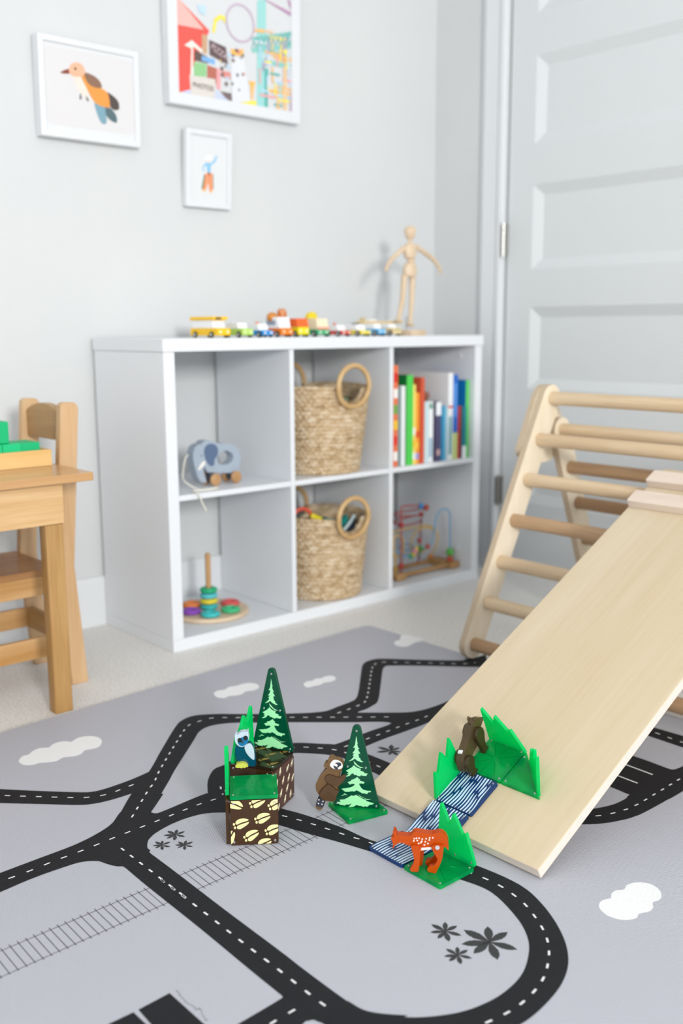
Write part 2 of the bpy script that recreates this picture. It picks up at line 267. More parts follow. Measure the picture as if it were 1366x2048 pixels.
RACC={'body':[(-76,683),(-37,668),(37,632),(116,625),(115,551),(98,467),(88,375),(79,282),(44,187),(0,165),(-53,168),(-115,179),(-167,207),(-211,241),(-246,293),(-258,366),(-249,422),(-209,508),(-155,586),(-111,644)],'head':[(-124,735),(-108,768),(-58,785),(-49,854),(-14,872),(26,859),(47,838),(99,838),(151,810),(176,761),(168,711),(133,681),(151,645),(98,632),(29,632),(-32,664),(-76,692),(-115,703)],'face':[(-23,760),(21,827),(73,840),(125,826),(164,792),(176,752),(160,710),(125,694),(73,685),(20,700),(-14,729)],'m1':[(34,746),(81,731),(107,706),(90,688),(55,698)],'m2':[(60,794),(134,806),(158,778),(142,750),(112,745),(90,773)],'tail':[(-198,214),(-106,184),(-111,110),(-138,33),(-173,-25),(-213,-40),(-257,-18),(-268,23),(-252,89),(-220,166)],'taildark':[(-211,190),(-113,161),(-117,109),(-138,43),(-156,4),(-257,24),(-249,89)],'taildots':[(-212,134),(-148,114),(-221,73),(-164,64)],'arm':[(-85,563),(-33,595),(54,574),(115,560),(177,606),(229,592),(207,531),(150,462),(106,418),(36,426),(-42,457),(-82,500)],'leg':[(-166,309),(-95,407),(-42,447),(10,406),(62,364),(119,341),(88,274),(70,208),(35,172),(-53,170),(-132,191),(-176,234)],'nose':[(138,740),(155,742)]}
TREE=[[(355,1184),(367,1128),(370,1089),(382,1068),(370,1058),(381,1005),(406,974),(380,970),(397,937),(421,902),(387,893),(399,852),(395,839),(424,816),(423,793),(469,768),(435,757),(393,773),(369,781),(331,811),(302,786),(268,770),(234,761),(276,794),(307,830),(320,856),(295,856),(308,877),(329,896),(295,899),(330,951),(339,991),(305,987),(336,1038),(346,1109)],[(317,702),(341,679),(375,660),(429,645),(416,619),(486,599),(474,581),(536,579),(514,537),(464,537),(427,543),(418,522),(372,530),(347,546),(330,535),(306,563),(280,559),(254,524),(203,500),(169,502),(212,525),(238,557),(204,547),(230,575),(188,600),(239,632),(282,662)],[(372,510),(388,489),(417,470),(404,453),(488,434),(475,405),(437,407),(403,405),(403,381),(436,331),(469,305),(535,292),(594,294),(577,268),(552,271),(526,236),(484,245),(451,243),(401,270),(359,287),(317,261),(291,268),(223,249),(172,249),(114,295),(165,304),(259,327),(310,355),(336,386),(285,390),(251,373),(214,411),(278,440),(261,450),(321,471)],[(273,194),(315,189),(349,210),(399,183),(474,148),(516,139),(507,122),(640,89),(607,67),(565,60),(531,23),(489,32),(480,14),(430,30),(397,32),(355,41),(312,9),(226,-9),(261,33),(279,60),(227,35),(185,36),(176,18),(99,21),(65,40),(36,67),(100,70),(84,107),(161,120),(221,154)],[(314,769),(343,742),(384,701),(425,680),(475,668),(417,663),(367,690),(325,723)],[(103,182),(137,188),(163,220),(214,196),(180,199),(158,199),(137,178)],[(375,219),(433,189),(491,167),(533,150),(600,161),(533,138),(483,165),(416,186)]]
HOOF={'up':[(79,362),(108,402),(166,421),(233,416),(272,395),(232,376),(164,357),(97,330)],'lo':[(101,299),(135,323),(202,345),(275,364),(260,331),(211,293),(153,260),(110,262)],'dots':[(57,337),(72,283)],'cent':[(178,336)],'insts':[(178,336),(491,407),(323,146),(637,218),(419,658),(687,614),(85,629),(6,128),(503,6)]}
OWL={'head':[(-116,505),(-105,527),(-75,510),(-29,548),(33,560),(58,553),(89,571),(93,526),(102,461),(85,396),(59,348),(7,315),(-44,321),(-84,354),(-113,408)],'face':[(-70,419),(-56,451),(-20,467),(21,483),(62,499),(87,482),(93,439),(80,385),(38,348),(-3,332),(-38,343),(-63,375)],'eyes':[(-39,429),(51,466)],'beak':[(8,434),(19,413),(6,375),(-6,397)],'body':[(-105,321),(-44,332),(18,332),(59,348),(100,353),(150,309),(179,222),(197,124),(191,48),(134,38),(73,38),(1,55),(-80,82),(-109,148),(-120,224)],'wing':[(33,321),(80,369),(121,374),(155,331),(179,244),(182,124),(156,114),(106,158),(66,212),(42,266)],'feet':[(-112,17),(-85,72),(-28,98),(23,93),(63,60),(84,16),(52,11),(31,-11),(11,6),(-16,-16),(-41,0),(-72,-5)],'o':[-0.3619,-0.781,0.0896]}
ELE={'body':[(-592,828),(-566,926),(-500,1020),(-390,1061),(-327,1062),(-278,1115),(-168,1137),(-42,1121),(68,1074),(179,1033),(406,1018),(601,978),(748,901),(836,803),(874,669),(870,513),(833,385),(797,297),(546,258),(268,287),(59,321),(-164,345),(-224,440),(-270,470),(-292,396),(-276,305),(-233,199),(-220,121),(-284,96),(-392,140),(-467,249),(-523,407),(-571,575),(-593,703)],'hole':[(150,646),(194,757),(285,813),(432,832),(529,791),(626,731),(649,651),(604,551),(487,491),(323,488),(194,520)],'ear':[(-264,874),(-237,960),(-156,1029),(-44,1048),(66,1017),(144,940),(165,849),(146,748),(71,666),(36,593),(42,541),(1,494),(-79,495),(-156,560),(-216,655),(-252,759)],'tusk':[(-459,451),(-409,534),(-328,615),(-264,634),(-242,594),(-284,535),(-365,473),(-421,428)],'eye':[(-353,775)],'wheels':[(6,173),(651,169)],'notch':[(-662,822)]}
MANN={'head':[(9069,10453),(9057,10062)],'headw':[(8888,10280),(9246,10300)],'neck':[(9069,10062),(9070,9964)],'chest':[(9070,9964),(9086,9540)],'chw':[(8822,9838),(9299,9861)],'waist':[(9099,9474)],'pelvis':[(9076,9408),(9056,9028)],'pw':[(8828,9169),(9308,9185)],'larm':[(8787,9804),(8367,9526),(8184,9326),(8093,9145)],'rarm':[(9335,9879),(10003,9577),(10283,9352),(10388,9169)],'lleg':[(8901,9024),(8835,8362),(8673,7813)],'rleg':[(9177,9015),(9148,8367),(9094,7714)],'foot':[(8878,7647),(9241,7646)],'base':[(8855,7513),(9426,7510),(9428,7392)]}
BOOKS=[(0.7393,0.7559,0.6566),(0.7575,0.7725,0.5971),(0.7737,0.7919,0.5985),(0.7922,0.8209,0.6276),(0.8169,0.8304,0.6011),(0.8307,0.8475,0.5768),(0.8482,0.8625,0.6193),(0.8667,0.885,0.5504),(0.8863,0.9055,0.5494),(0.9113,0.9326,0.5482),(0.9341,0.9485,0.5337),(0.9492,0.9616,0.5329),(0.9622,0.982,0.6286),(0.9841,1.0067,0.6221),(1.0103,1.0245,0.5296),(1.0258,1.0435,0.5288),(1.0428,1.0592,0.6049)]
BIRD={'mat':[(-929,13975),(1345,14014),(1243,12287),(-969,12308)],'head':[(-363,13577),(-293,13698),(-130,13751),(-5,13704),(52,13557),(-50,13458),(-244,13429),(-349,13485)],'beak':[(-589,13460),(-363,13577),(-350,13474)],'breast':[(-256,13439),(-50,13458),(68,13253),(86,12991),(-41,13041),(-192,13215)],'orange':[(-68,13484),(51,13541),(233,13305),(429,13277),(624,13179),(678,12913),(607,12846),(278,12916),(66,13224)],'wing':[(19,13541),(213,13537),(405,13442),(476,13283),(264,13264),(105,13342)],'dark':[(591,13186),(790,13128),(919,13002),(911,12840),(708,12848)],'teal':[(266,12926),(509,12890),(564,12669),(569,12497),(466,12456),(360,12586)],'slate':[(507,12844),(675,12855),(836,12703),(848,12532),(693,12559),(564,12669)],'legs':[(-92,13062),(-111,12947),(55,13026),(83,12935)],'eye':[(-203,13602)]}
PARK={'inner':[(2625,16668),(2561,13444),(6391,13390),(6460,17508)]}
PARKP=[('sky',[(2625,16668),(2561,13444),(6391,13390),(6460,17508)]),('red',[(2631,16417),(2561,13444),(3043,13591),(3060,14070),(3633,15115),(2762,15681),(2607,15804)]),('lav',[(2577,13446),(2977,13595),(3826,13702),(4307,13428)]),('pink',[(2627,15909),(2610,15088),(3464,15111),(2762,15681)]),('green',[(3135,14293),(3521,14301),(3510,13979),(3122,13947)]),('dark',[(3162,14586),(3577,14469),(3572,14309),(3153,14322)]),('rust',[(3537,14277),(3826,14241),(3814,13863),(3525,13928)]),('blue',[(3375,14476),(3781,14449),(3777,14314),(3371,14357)]),('tan',[(3393,14994),(3561,14997),(3546,14544),(3394,14546)]),('cream',[(2852,14639),(3087,14797),(3413,14602),(3377,14543),(3115,14657),(3089,13942),(3022,13932),(3063,14596)]),('dark2',[(3609,14899),(4137,14802),(4194,14380),(3613,14528)]),('sign',[(2990,13954),(3783,13966),(3768,13505),(3021,13455)]),('teal',[(5168,16149),(5461,16206),(5419,13535),(5510,13434),(5120,13425)]),('teal2',[(5385,14483),(5515,14490),(5491,13417),(5379,13417)]),('teal3',[(4963,15186),(6428,15595),(6426,15468),(5032,15061)]),('teal3',[(4956,14912),(6423,15283),(6420,15156),(4990,14807)]),('teal3',[(5427,14713),(6413,14700),(6411,14586),(5424,14601)]),('yellow',[(4454,13599),(5106,13605),(5101,13423),(4485,13424)]),('orange',[(5560,13977),(6284,13981),(6283,13895),(5558,13893)]),('orange',[(4276,14785),(4702,14842),(4680,14675),(4307,14641)]),('orange',[(4844,14083),(5081,14090),(5022,13928),(4978,13630),(4923,13636),(4913,13940)]),('yellow',[(5921,15044),(6169,15072),(6166,14944),(5918,14918)]),('orange',[(5616,14841),(6396,14854),(6395,14783),(5802,14759)]),('mauve',[(5461,16206),(6435,16032),(6433,15919),(5351,16212)]),('mauve',[(6173,16344),(6249,16359),(6397,16053),(6339,16042)]),('yellow',[(3700,15100),(3779,15432),(3954,15556),(4125,15548),(4120,15361),(4020,15476),(3845,15364),(3785,15089)]),('ltblue',[(6175,14379),(6407,14357),(6403,14098),(6286,14110)]),('mauve',[(6286,14081),(6403,14084),(6391,13390),(6255,13402)]),('ltblue',[(3250,15646),(3518,15698),(3510,15461),(3344,15482)]),('ltgrey',[(4270,14581),(4697,14650),(4885,13575),(4307,13442)]),('dark3',[(3929,13690),(4279,13685),(4291,13481),(4099,13550)]),('rust2',[(3980,14212),(4259,14200),(4254,14036),(4010,14054)]),('pinkp',[(3826,14241),(3946,14233),(3930,13717),(3810,13754)]),('tan2',[(5822,13902),(5917,13901),(5927,13431),(5813,13445)]),('tan2',[(6027,14640),(6142,14658),(6139,13430),(6024,13444)])]
PARKRING=[(4625,15923),(5045,15555),(4600,15015),(4156,15421)]
COWP=[('shirt',[(3406,11832),(3493,11875),(3614,11880),(3722,11988),(3760,12074),(3803,12065),(3755,11922),(3648,11842),(3603,11782),(3598,11658),(3486,11654),(3473,11784),(3386,11748),(3382,11637),(3333,11715)]),('pants',[(3423,11586),(3537,11624),(3658,11615),(3689,11236),(3643,11162),(3564,11156),(3520,11374),(3452,11174),(3366,11167),(3391,11404)]),('green',[(3397,11570),(3435,11580),(3367,11209),(3316,11204)]),('grn2',[(3658,11622),(3683,11596),(3698,11236),(3671,11234)]),('black',[(3502,11635),(3589,11629),(3551,11543)]),('hat',[(3393,11954),(3465,12044),(3586,12056),(3635,11993),(3582,11960),(3478,11935)]),('boot',[(3324,11205),(3453,11181),(3434,11131),(3340,11151)]),('boot',[(3556,11169),(3661,11177),(3642,11134),(3563,11128)]),('face',[(3478,11942),(3574,11962),(3571,11890),(3493,11875)])]
# ------------------------------------------------------------------ the room
XR, YB = 1.239, 0.339
m_wall = noise_mat('wall_paint', 'd3d5d5', 'd1d3d4', 3, rough=0.85, bump=0.04, bscale=260, bdist=0.0006, spec=0.2)
m_trim = mat('trim_paint', 'dde0e3', 0.45, 0.35)
m_door = mat('door_paint', 'd6dadc', 0.5, 0.35)
m_ceil = mat('ceiling_paint', 'eeeeee', 0.9, 0.2)
m_carpet = noise_mat('carpet_pile', 'dcdad6', 'f8f7f5', 210, rough=0.95, bump=0.7, bscale=300, bdist=0.005, spec=0.05)
struct(MB().box((-2.6, -3.6, -0.05), (XR+0.1, YB+0.1, 0)).build('floor', m_carpet, smooth=False), 'pale cut pile carpet')
struct(MB().box((-2.6, YB, 0), (XR, YB+0.1, 2.5)).build('wall_back', m_wall, smooth=False), 'pale grey back wall with three framed pictures')
# right wall has a doorway
wr = MB()
wr.box((XR, 0.05, 0), (XR+0.1, YB+0.1, 2.5)); wr.box((XR, -3.6, 0), (XR+0.1, -0.76, 2.5)); wr.box((XR, -0.76, 2.06), (XR+0.1, 0.05, 2.5))
struct(wr.build('wall_right', m_wall, smooth=False), 'pale grey right wall around the white door')
wl = MB()   # unseen left wall, wide opening added to let in fill light
m_wl = mat('wall_left_bounce', 'e6e7e7', 0.85, 0.2)  # unseen wall made paler than the others to bounce more light
wl.box((-2.7, -1.15, 0), (-2.6, YB+0.1, 2.5)); wl.box((-2.7, -3.6, 0), (-2.6, -1.15, 0.15)); wl.box((-2.7, -3.6, 2.35), (-2.6, -1.15, 2.5))
struct(wl.build('wall_left', m_wl, smooth=False, merge=False))
struct(MB().box((-2.7, -3.6, 2.5), (XR+0.1, YB+0.1, 2.55)).build('ceiling', m_ceil, smooth=False))
bprof = [(0, 0), (0.013, 0), (0.013, 0.122), (0.009, 0.128), (0, 0.128)]
def baseboard(name, M, length):
    return struct(MB().prism(bprof, 0, length, 0, M).build(name, m_trim, smooth=False))
baseboard('baseboard_back', frame((-2.6, YB, 0), (0, -1, 0), (0, 0, 1), (-1, 0, 0)) @ Matrix.Diagonal((1, 1, -1, 1)), 3.839)
baseboard('baseboard_right', frame((XR, YB-0.013, 0), (-1, 0, 0), (0, 0, 1), (0, -1, 0)), YB-0.013-0.146)
# door casing
tr = MB()
cp = [(0, 0), (0.022, 0), (0.022, 0.012), (0.016, 0.022), (0.018, 0.072), (0.010, 0.09), (0, 0.09)]
tr.prism(cp, 0, 2.13, 0, frame((XR, 0.049, 0), (-1, 0, 0), (0, 1, 0), (0, 0, 1)) @ Matrix.Diagonal((1, 1, 1, 1)))
tr.box((XR-0.018, -0.85, 0), (XR, -0.76, 2.13)); tr.box((XR-0.018, -0.76, 2.04), (XR, 0.049, 2.13))
struct(tr.build('trim_1', m_trim, smooth=False, merge='n'), 'white door casing')
# five panel door
DX = XR+0.006
pz = [(0.2236, 0.4660), (0.5751, 0.8178), (0.9270, 1.1690), (1.2832, 1.5264), (1.6401, 1.8830)]
dm = MB(); y0, y1 = -0.052, -0.640; dy0, dy1 = 0.040, -0.735
zs = [0.012]+[z for p in pz for z in p]+[2.035]
for i in range(0, len(zs), 2): dm.box((DX, dy1, zs[i]), (DX+0.035, dy0, zs[i+1]))
for a, b in pz:
    dm.box((DX, y0, a), (DX+0.035, dy0, b)); dm.box((DX, dy1, a), (DX+0.035, y1, b))
door = struct(dm.build('door_1', m_door, smooth=False, merge=False), 'white panelled door')
for a, b in pz:
    p = MB(); w = 0.030; dd = 0.014
    V = [(DX, y0, a), (DX, y1, a), (DX, y1, b), (DX, y0, b),
         (DX+dd, y0-w, a+w), (DX+dd, y1+w, a+w), (DX+dd, y1+w, b-w), (DX+dd, y0-w, b-w)]
    w2 = w+0.012
    V += [(DX+dd, y0-w2, a+w2), (DX+dd, y1+w2, a+w2), (DX+dd, y1+w2, b-w2), (DX+dd, y0-w2, b-w2)]
    p.add(V, [(0, 1, 5, 4), (1, 2, 6, 5), (2, 3, 7, 6), (3, 0, 4, 7), (4, 5, 9, 8), (5, 6, 10, 9), (6, 7, 11, 10), (7, 4, 8, 11), (8, 9, 10, 11)])
    p.build('door_panel', m_door, door, smooth=False, merge='n')
m_nickel = mat('satin_nickel', 'b9b8b4', 0.32, 0.5, 1.0)
m_dknickel = mat('dark_nickel', '8f8d88', 0.4, 0.5, 1.0)  # darker nickel for the lower hinge
for z0, z1, mm in ((0.9703, 1.064, m_nickel), (0.2095, 0.2969, m_dknickel)):
    h = MB(); x = XR-0.016; y = 0.0395
    n = 5; dz = (z1-z0)/n
    for k in range(n): h.cyl((x, y, z0+k*dz+0.0012), (x, y, z0+(k+1)*dz-0.0012), 0.0068, n=12)
    h.cyl((x, y, z0-0.004), (x, y, z1+0.004), 0.0035, n=10)
    h.box((x, y-0.003, z0), (DX+0.004, y, z1))
    h.build('hinge', mm, door)

# ------------------------------------------------------------------ play mat with its printed roads
m_mat = mat('mat_vinyl', 'b6b7c0', 0.55, 0.35)
def mat_bump(m):
    N, L, b = nodes(m)
    tc = N.new('ShaderNodeTexCoord'); mp = N.new('ShaderNodeMapping'); mp.inputs['Rotation'].default_value = (0, 0, math.radians(20))
    br = N.new('ShaderNodeTexVoronoi'); br.inputs['Scale'].default_value = 290; br.inputs['Randomness'].default_value = 0.12
    L.new(tc.outputs['Object'], mp.inputs[0]); L.new(mp.outputs[0], br.inputs['Vector'])
    bp = N.new('ShaderNodeBump'); bp.inputs['Strength'].default_value = 0.55; bp.inputs['Distance'].default_value = 0.0022; bp.invert = True
    L.new(br.outputs['Distance'], bp.inputs['Height']); L.new(bp.outputs[0], b.inputs['Normal'])
m_road = mat('mat_print_black', '202125', 0.65, 0.2)
m_mwhite = mat('mat_print_white', 'eff0f1', 0.55, 0.3)
m_mleaf = mat('mat_print_leaf', '3a3b3d', 0.6, 0.3)
m_mline = mat('mat_print_line', '4c4249', 0.6, 0.3)
for q in (m_mat, m_road, m_mwhite, m_mleaf): mat_bump(q)
MT = 0.012
mm = MB()
mm.prism([(-1.75, -0.277), (-1.75, -1.95), (0.52, -1.95), (0.478, -0.50), (0.4715, -0.195), (0.4696, -0.181), (0.462, -0.1735), (0.450, -0.1715)], 0, MT, 0)
# the carpet under the mat is the real support, the slab lies on it
zc = [MT+0.00010]
def lay(poly, m, dz=None):
    if dz is None: zc[0] += 0.000012; z = zc[0]
    else: z = MT+dz
    mm.flat(poly, z, m)
def line(a, b, w, m, dz):
    a = Vector(a); b = Vector(b); t = (b-a).normalized(); n = Vector((-t.y, t.x))*w/2
    lay([tuple(a+n), tuple(b+n), tuple(b-n), tuple(a-n)], m, dz)
for e1, e2 in STRIPS:
    a = spline(d4(e1), 5); b = spline(d4(e2), 5)
    lay(a+b[::-1], 1)
for q in BLACKQ: lay(d4(q), 1)
for pl in DASH:
    pts = spline(d4(pl), 8); acc = 0.0; per, on = 0.0262, 0.0092
    seg = []
    for i in range(len(pts)-1):
        a = Vector(pts[i]); b = Vector(pts[i+1]); L = (b-a).length; s = 0.0
        while s < L-1e-9:
            ph = acc % per; step = min(L-s, (on-ph) if ph < on else (per-ph))
            step = max(step, 1e-6)
            if ph < on-1e-9: line(a+(b-a)*(s/L), a+(b-a)*((s+step)/L), 0.0026, 2, 0.00062)
            s += step; acc += step
for q in LINES:
    a, b = d4(q); line(a, b, 0.0034, 2, 0.00062)
for c in CLOUDS: lay(spline(d4(c), 4, True), 2, 0.0001)
for pl in PALMS:
    p = d4(pl); c = Vector(p[0])
    for t in p[1:]:
        t = Vector(t); d = t-c; L = d.length; d.normalize(); n = Vector((-d.y, d.x)); w = 0.175*L
        prof = [(0, 0.05), (0.25, .6), (0.5, 1.0), (0.62, 0.85), (0.64, 1.0), (0.75, .72), (0.77, .8), (0.88, .38), (1, 0)]
        lay([tuple(c+d*L*s+n*w*k) for s, k in prof]+[tuple(c+d*L*s-n*w*k) for s, k in prof[::-1][1:]], 3, 0.0001)
r1, r2 = [d4(x) for x in RAIL]
U0_ = Vector(r1[0]); Ud = (Vector(r1[-1])-U0_).normalized(); V0_ = Vector(r2[0]); Vd = (Vector(r2[-1])-V0_).normalized()
line(U0_-Ud*0.3, U0_+Ud*0.98, 0.0013, 4, 0.00005); line(V0_-Vd*0.3, V0_+Vd*0.98, 0.0013, 4, 0.00005)
ta = [d4(x) for x in TIES]; c0 = (Vector(ta[0][0])+Vector(ta[0][1]))/2; c1 = (Vector(ta[1][0])+Vector(ta[1][1]))/2
stp = (c1-c0).length/4; tv = Vector(ta[0][1])-Vector(ta[0][0])
for k in range(-46, 46): 
    c = c0+Ud*stp*k
    line(c-tv/2, c+tv/2, 0.0012, 4, 0.00005)
# tiny cursive signature beside the parking bay (too small to read in the photograph)
sc = d4(SCRIB); prev = None
for i, p in enumerate(spline(sc, 6)):
    q = (p[0]+0.0014*math.sin(i*2.1), p[1]+0.0014*math.cos(i*1.7))
    if prev: line(prev, q, 0.0005, 4, 0.00005)
    prev = q
pm = mm.build('play_mat', [m_mat, m_road, m_mwhite, m_mleaf, m_mline], smooth=False, merge=False)
tag(pm, 'grey foam play mat printed with black roads and white clouds on the carpet', 'play mat')

# ------------------------------------------------------------------ cube shelf
m_shelf = mat('shelf_laminate', 'e3e6ea', 0.4, 0.4)
T_, t_, CX, CZ, SD = 0.0296, 0.0132, 0.335, 0.3316, 0.324
SX = [0, T_, T_+CX, T_+CX+t_, T_+2*CX+t_, T_+2*CX+2*t_, T_+3*CX+2*t_, 2*T_+3*CX+2*t_]
SZ = [0, T_, T_+CZ, T_+CZ+t_, T_+2*CZ+t_, 2*T_+2*CZ+t_]
sh = thing('cube_shelf', 'white six cube shelf unit standing against the back wall', 'shelf', (SX[7]/2, SD/2, 0))
e = 0.0004
def sb(name, a, b): return MB().box(a, b).build(name, m_shelf, sh, bevel=0.0008, seg=1, smooth=False, world=True)
sb('side_panel', (0, 0, T_), (T_, SD, SZ[4])); sb('side_panel', (SX[6], 0, T_), (SX[7], SD, SZ[4]))
sb('top_panel', (-0.002, -0.003, SZ[4]+e), (SX[7]+0.003, SD+0.003, SZ[5])); sb('bottom_panel', (0, 0, 0), (SX[7], SD, T_-e))
for i in (2, 4): sb('divider', (SX[i], 0.001, T_), (SX[i+1], SD, SZ[4]))
for i in (1, 3, 5): sb('shelf_board', (SX[i]+e, 0.001, SZ[2]), (SX[i+1]-e, SD, SZ[3]))
for z in (SZ[4]-0.03, SZ[1]+0.06):   # cam covers on the inner face of the right side
    MB().cyl((SX[6]-0.0025, 0.06, z), (SX[6], 0.06, z), 0.0075, n=16).build('screw_cover', m_shelf, sh, world=True)
    MB().cyl((SX[6]-0.0025, 0.26, z), (SX[6], 0.26, z), 0.0075, n=16).build('screw_cover', m_shelf, sh, world=True)
ZT, ZM, ZB = SZ[5], SZ[3], SZ[1]

# ------------------------------------------------------------------ pictures
m_frame = mat('frame_white', 'dfe1e4', 0.35, 0.4)
m_paper = mat('picture_paper', 'dddfe1', 0.8, 0.2)
def picture(label, x0, x1, z0, z1, fw, D, tilt):
    """frame hung with its lower back edge on the wall, the top leaning out a little"""
    t = thing('framed_picture', label, 'picture', group='framed pictures on the back wall',
              M=Matrix.Translation((0, YB-0.0006, z0)) @ Matrix.Rotation(math.radians(tilt), 4, 'X'))
    M = frame((0, -D, -z0), (1, 0, 0), (0, 0, 1), (0, -1, 0))
    ob = [(x0, z0), (x1, z0), (x1, z1), (x0, z1)]; ib = [(x0+fw, z0+fw), (x1-fw, z0+fw), (x1-fw, z1-fw), (x0+fw, z1-fw)]
    MB().prism(ob, -D+0.0004, 0, 0, M, holes=[ib]).build('frame', m_frame, t, bevel=0.001, smooth=False)
    MB().prism(ib, -D+0.003, -0.006, 0, M).build('backing', m_paper, t, smooth=False)
    return t, frame((0, -D+0.006, -z0), (1, 0, 0), (0, 0, 1), (0, -1, 0))
def pmat(name, c): return mat('print_'+name, c, 0.8, 0.2)
t, M = picture('white framed print of an orange and blue bird, left on the wall', -0.1140, 0.1475, 1.2015, 1.4235, 0.0135, 0.030, 1.0)
p = MB(); B = BIRD
order = [('mat', 'dad8d9'), ('dark', '57504c'), ('slate', '5c7077'), ('teal', '7fa3b2'), ('breast', 'e3dbd0'), ('orange', 'e59a50'), ('wing', '8d6e5c'), ('beak', '8a4a3c'), ('head', 'e8b497')]
mats = [pmat('bird_'+n, c) for n, c in order]+[pmat('bird_eye', '2c2a2a')]
for i, (n, c) in enumerate(order):
    pts = d4(B[n]); pts = rrect(min(a for a, b in pts), min(b for a, b in pts), max(a for a, b in pts), max(b for a, b in pts), 0.014) if n == 'mat' else spline(pts, 4, True)
    p.flat(pts, 0.0003+0.0001*i, i, M)
ex = d4(B['eye'])[0]; p.flat(circ(ex[0], ex[1], 0.003, 10), 0.0014, len(order), M)
lg = d4(B['legs'])
for a, b in ((lg[0], lg[1]), (lg[2], lg[3])): p.flat([(a[0]-.001, a[1]), (a[0]+.001, a[1]), (b[0]+.004, b[1]), (b[0]-.001, b[1]-.001)], 0.0012, len(order), M)
p.build('print', mats, t, smooth=False, merge=False)

t, M = picture('large white framed photograph of a colourful amusement park, cut by the top edge', 0.2350, 0.6590, 1.3195, 1.92, 0.029, 0.030, 0.8)
PC = dict(sky='d6d8da', red='e9625a', lav='c6cfea', pink='f4b9b2', green='95c990', dark='6a5a55', rust='b97364', blue='82b2e4', tan='c8a482', cream='ece6dd', dark2='6d5a5c', sign='d9d3cd', teal='9fd6d3', teal2='5fb3ab', teal3='8cc9c3', yellow='f3e25f', orange='f2bd68', mauve='b98fb0', ltblue='bfd9ee', ltgrey='dfe1e6', dark3='7d6e6e', rust2='da8f88', pinkp='f0a9ac', tan2='e6c49a')
names = list(PC); mats = [pmat('park_'+k, PC[k]) for k in names]+[pmat('park_truss', '7fbfb9'), pmat('park_ring', 'c7b0c6')]
X0, X1_, Z0_, Z1_ = 0.2350+.029, .6590-.029, 1.3195+.029, 1.92-.029
p = MB()
p.flat([(X0, Z0_), (X1_, Z0_), (X1_, Z1_), (X0, Z1_)], 0.0002, 0, M)
for i, (n, pts) in enumerate(PARKP):
    if n == 'sky': continue
    q = clip_rect(d4(pts), X0, Z0_, X1_, Z1_)
    if len(q) > 2: p.flat(q, 0.0003+0.00006*i, names.index(n), M)
# roller coaster truss and wheel in the photograph
def pline(a, b, w, mi, z):
    a = Vector(a); b = Vector(b); tt = (b-a).normalized(); n = Vector((-tt.y, tt.x))*w/2
    q = clip_rect([tuple(a+n), tuple(b+n), tuple(b-n), tuple(a-n)], X0, Z0_, X1_, Z1_)
    if len(q) > 2: p.flat(q, z, mi, M)
tk = len(names); t1 = d4([x for x in PARKP if x[0] == 'teal3'][0][1]); t2 = d4([x for x in PARKP if x[0] == 'teal3'][1][1])
for k in range(9):
    f0, f1 = k/9, (k+1)/9
    A0 = Vector(t1[0]).lerp(Vector(t1[1]), f0); A1 = Vector(t1[0]).lerp(Vector(t1[1]), f1); B0 = Vector(t2[0]).lerp(Vector(t2[1]), f0); B1 = Vector(t2[0]).lerp(Vector(t2[1]), f1)
    pline(A0, B1, 0.003, tk, 0.0026); pline(B0, A1, 0.003, tk, 0.0026)
rg = d4(PARKRING); cx = (rg[1][0]+rg[3][0])/2; cz = (rg[0][1]+rg[2][1])/2; rx = abs(rg[1][0]-rg[3][0])/2; rz_ = abs(rg[0][1]-rg[2][1])/2
for k in range(28):
    a0, a1 = 2*PI*k/28, 2*PI*(k+1)/28
    pline((cx+rx*math.cos(a0), cz+rz_*math.sin(a0)), (cx+rx*math.cos(a1), cz+rz_*math.sin(a1)), 0.004, tk+1, 0.0027)
inn = d4(PARK['inner'])
def pku(u, v):   # a spot of the photograph, from its lower left corner
    return (X0+(X1_-X0)*u, Z0_+(Z1_-Z0_)*v)
rq = random.Random(3); bits = ['yellow', 'orange', 'teal', 'teal2', 'mauve', 'ltblue', 'tan2', 'pinkp', 'ltgrey', 'orange']
for k in range(46):
    u, v = 0.70+0.29*rq.random(), 0.01+0.36*rq.random(); c = pku(u, v); n = rq.choice(bits); vert = rq.random() < 0.6
    w_, h_ = (0.0025, 0.008+0.02*rq.random()) if vert else (0.008+0.02*rq.random(), 0.0028)
    q = clip_rect([(c[0]-w_, c[1]-h_), (c[0]+w_, c[1]-h_*0.98), (c[0]+w_, c[1]+h_*0.98), (c[0]-w_, c[1]+h_)], X0, Z0_, X1_, Z1_)
    if len(q) > 2: p.flat(q, 0.00225+0.000004*k, names.index(n), M)
for k in range(22):
    u, v = 0.36+0.2*rq.random(), 0.05+0.2*rq.random(); c = pku(u, v); n = rq.choice(['dark3', 'rust2', 'ltgrey', 'yellow', 'ltblue', 'dark2'])
    q = circ(c[0], c[1], 0.003+0.003*rq.random(), 7)
    p.flat(clip_rect(q, X0, Z0_, X1_, Z1_), 0.00225+0.000004*k, names.index(n), M)
for k in range(8):   # more coaster in the part beyond the frame top
    pline((X0+0.01+k*0.045, Z1_), (X0+0.1+k*0.04, Z1_-0.22), 0.006, tk, 0.0024)
for k in range(7): p.flat(circ(X0+0.215+0.012*k, Z0_+0.30-0.01*(k % 3), 0.006, 8), 0.00275, names.index(['yellow', 'orange', 'rust2', 'teal2', 'blue', 'yellow', 'mauve'][k]), M)
p.build('print', mats, t, smooth=False, merge=False)
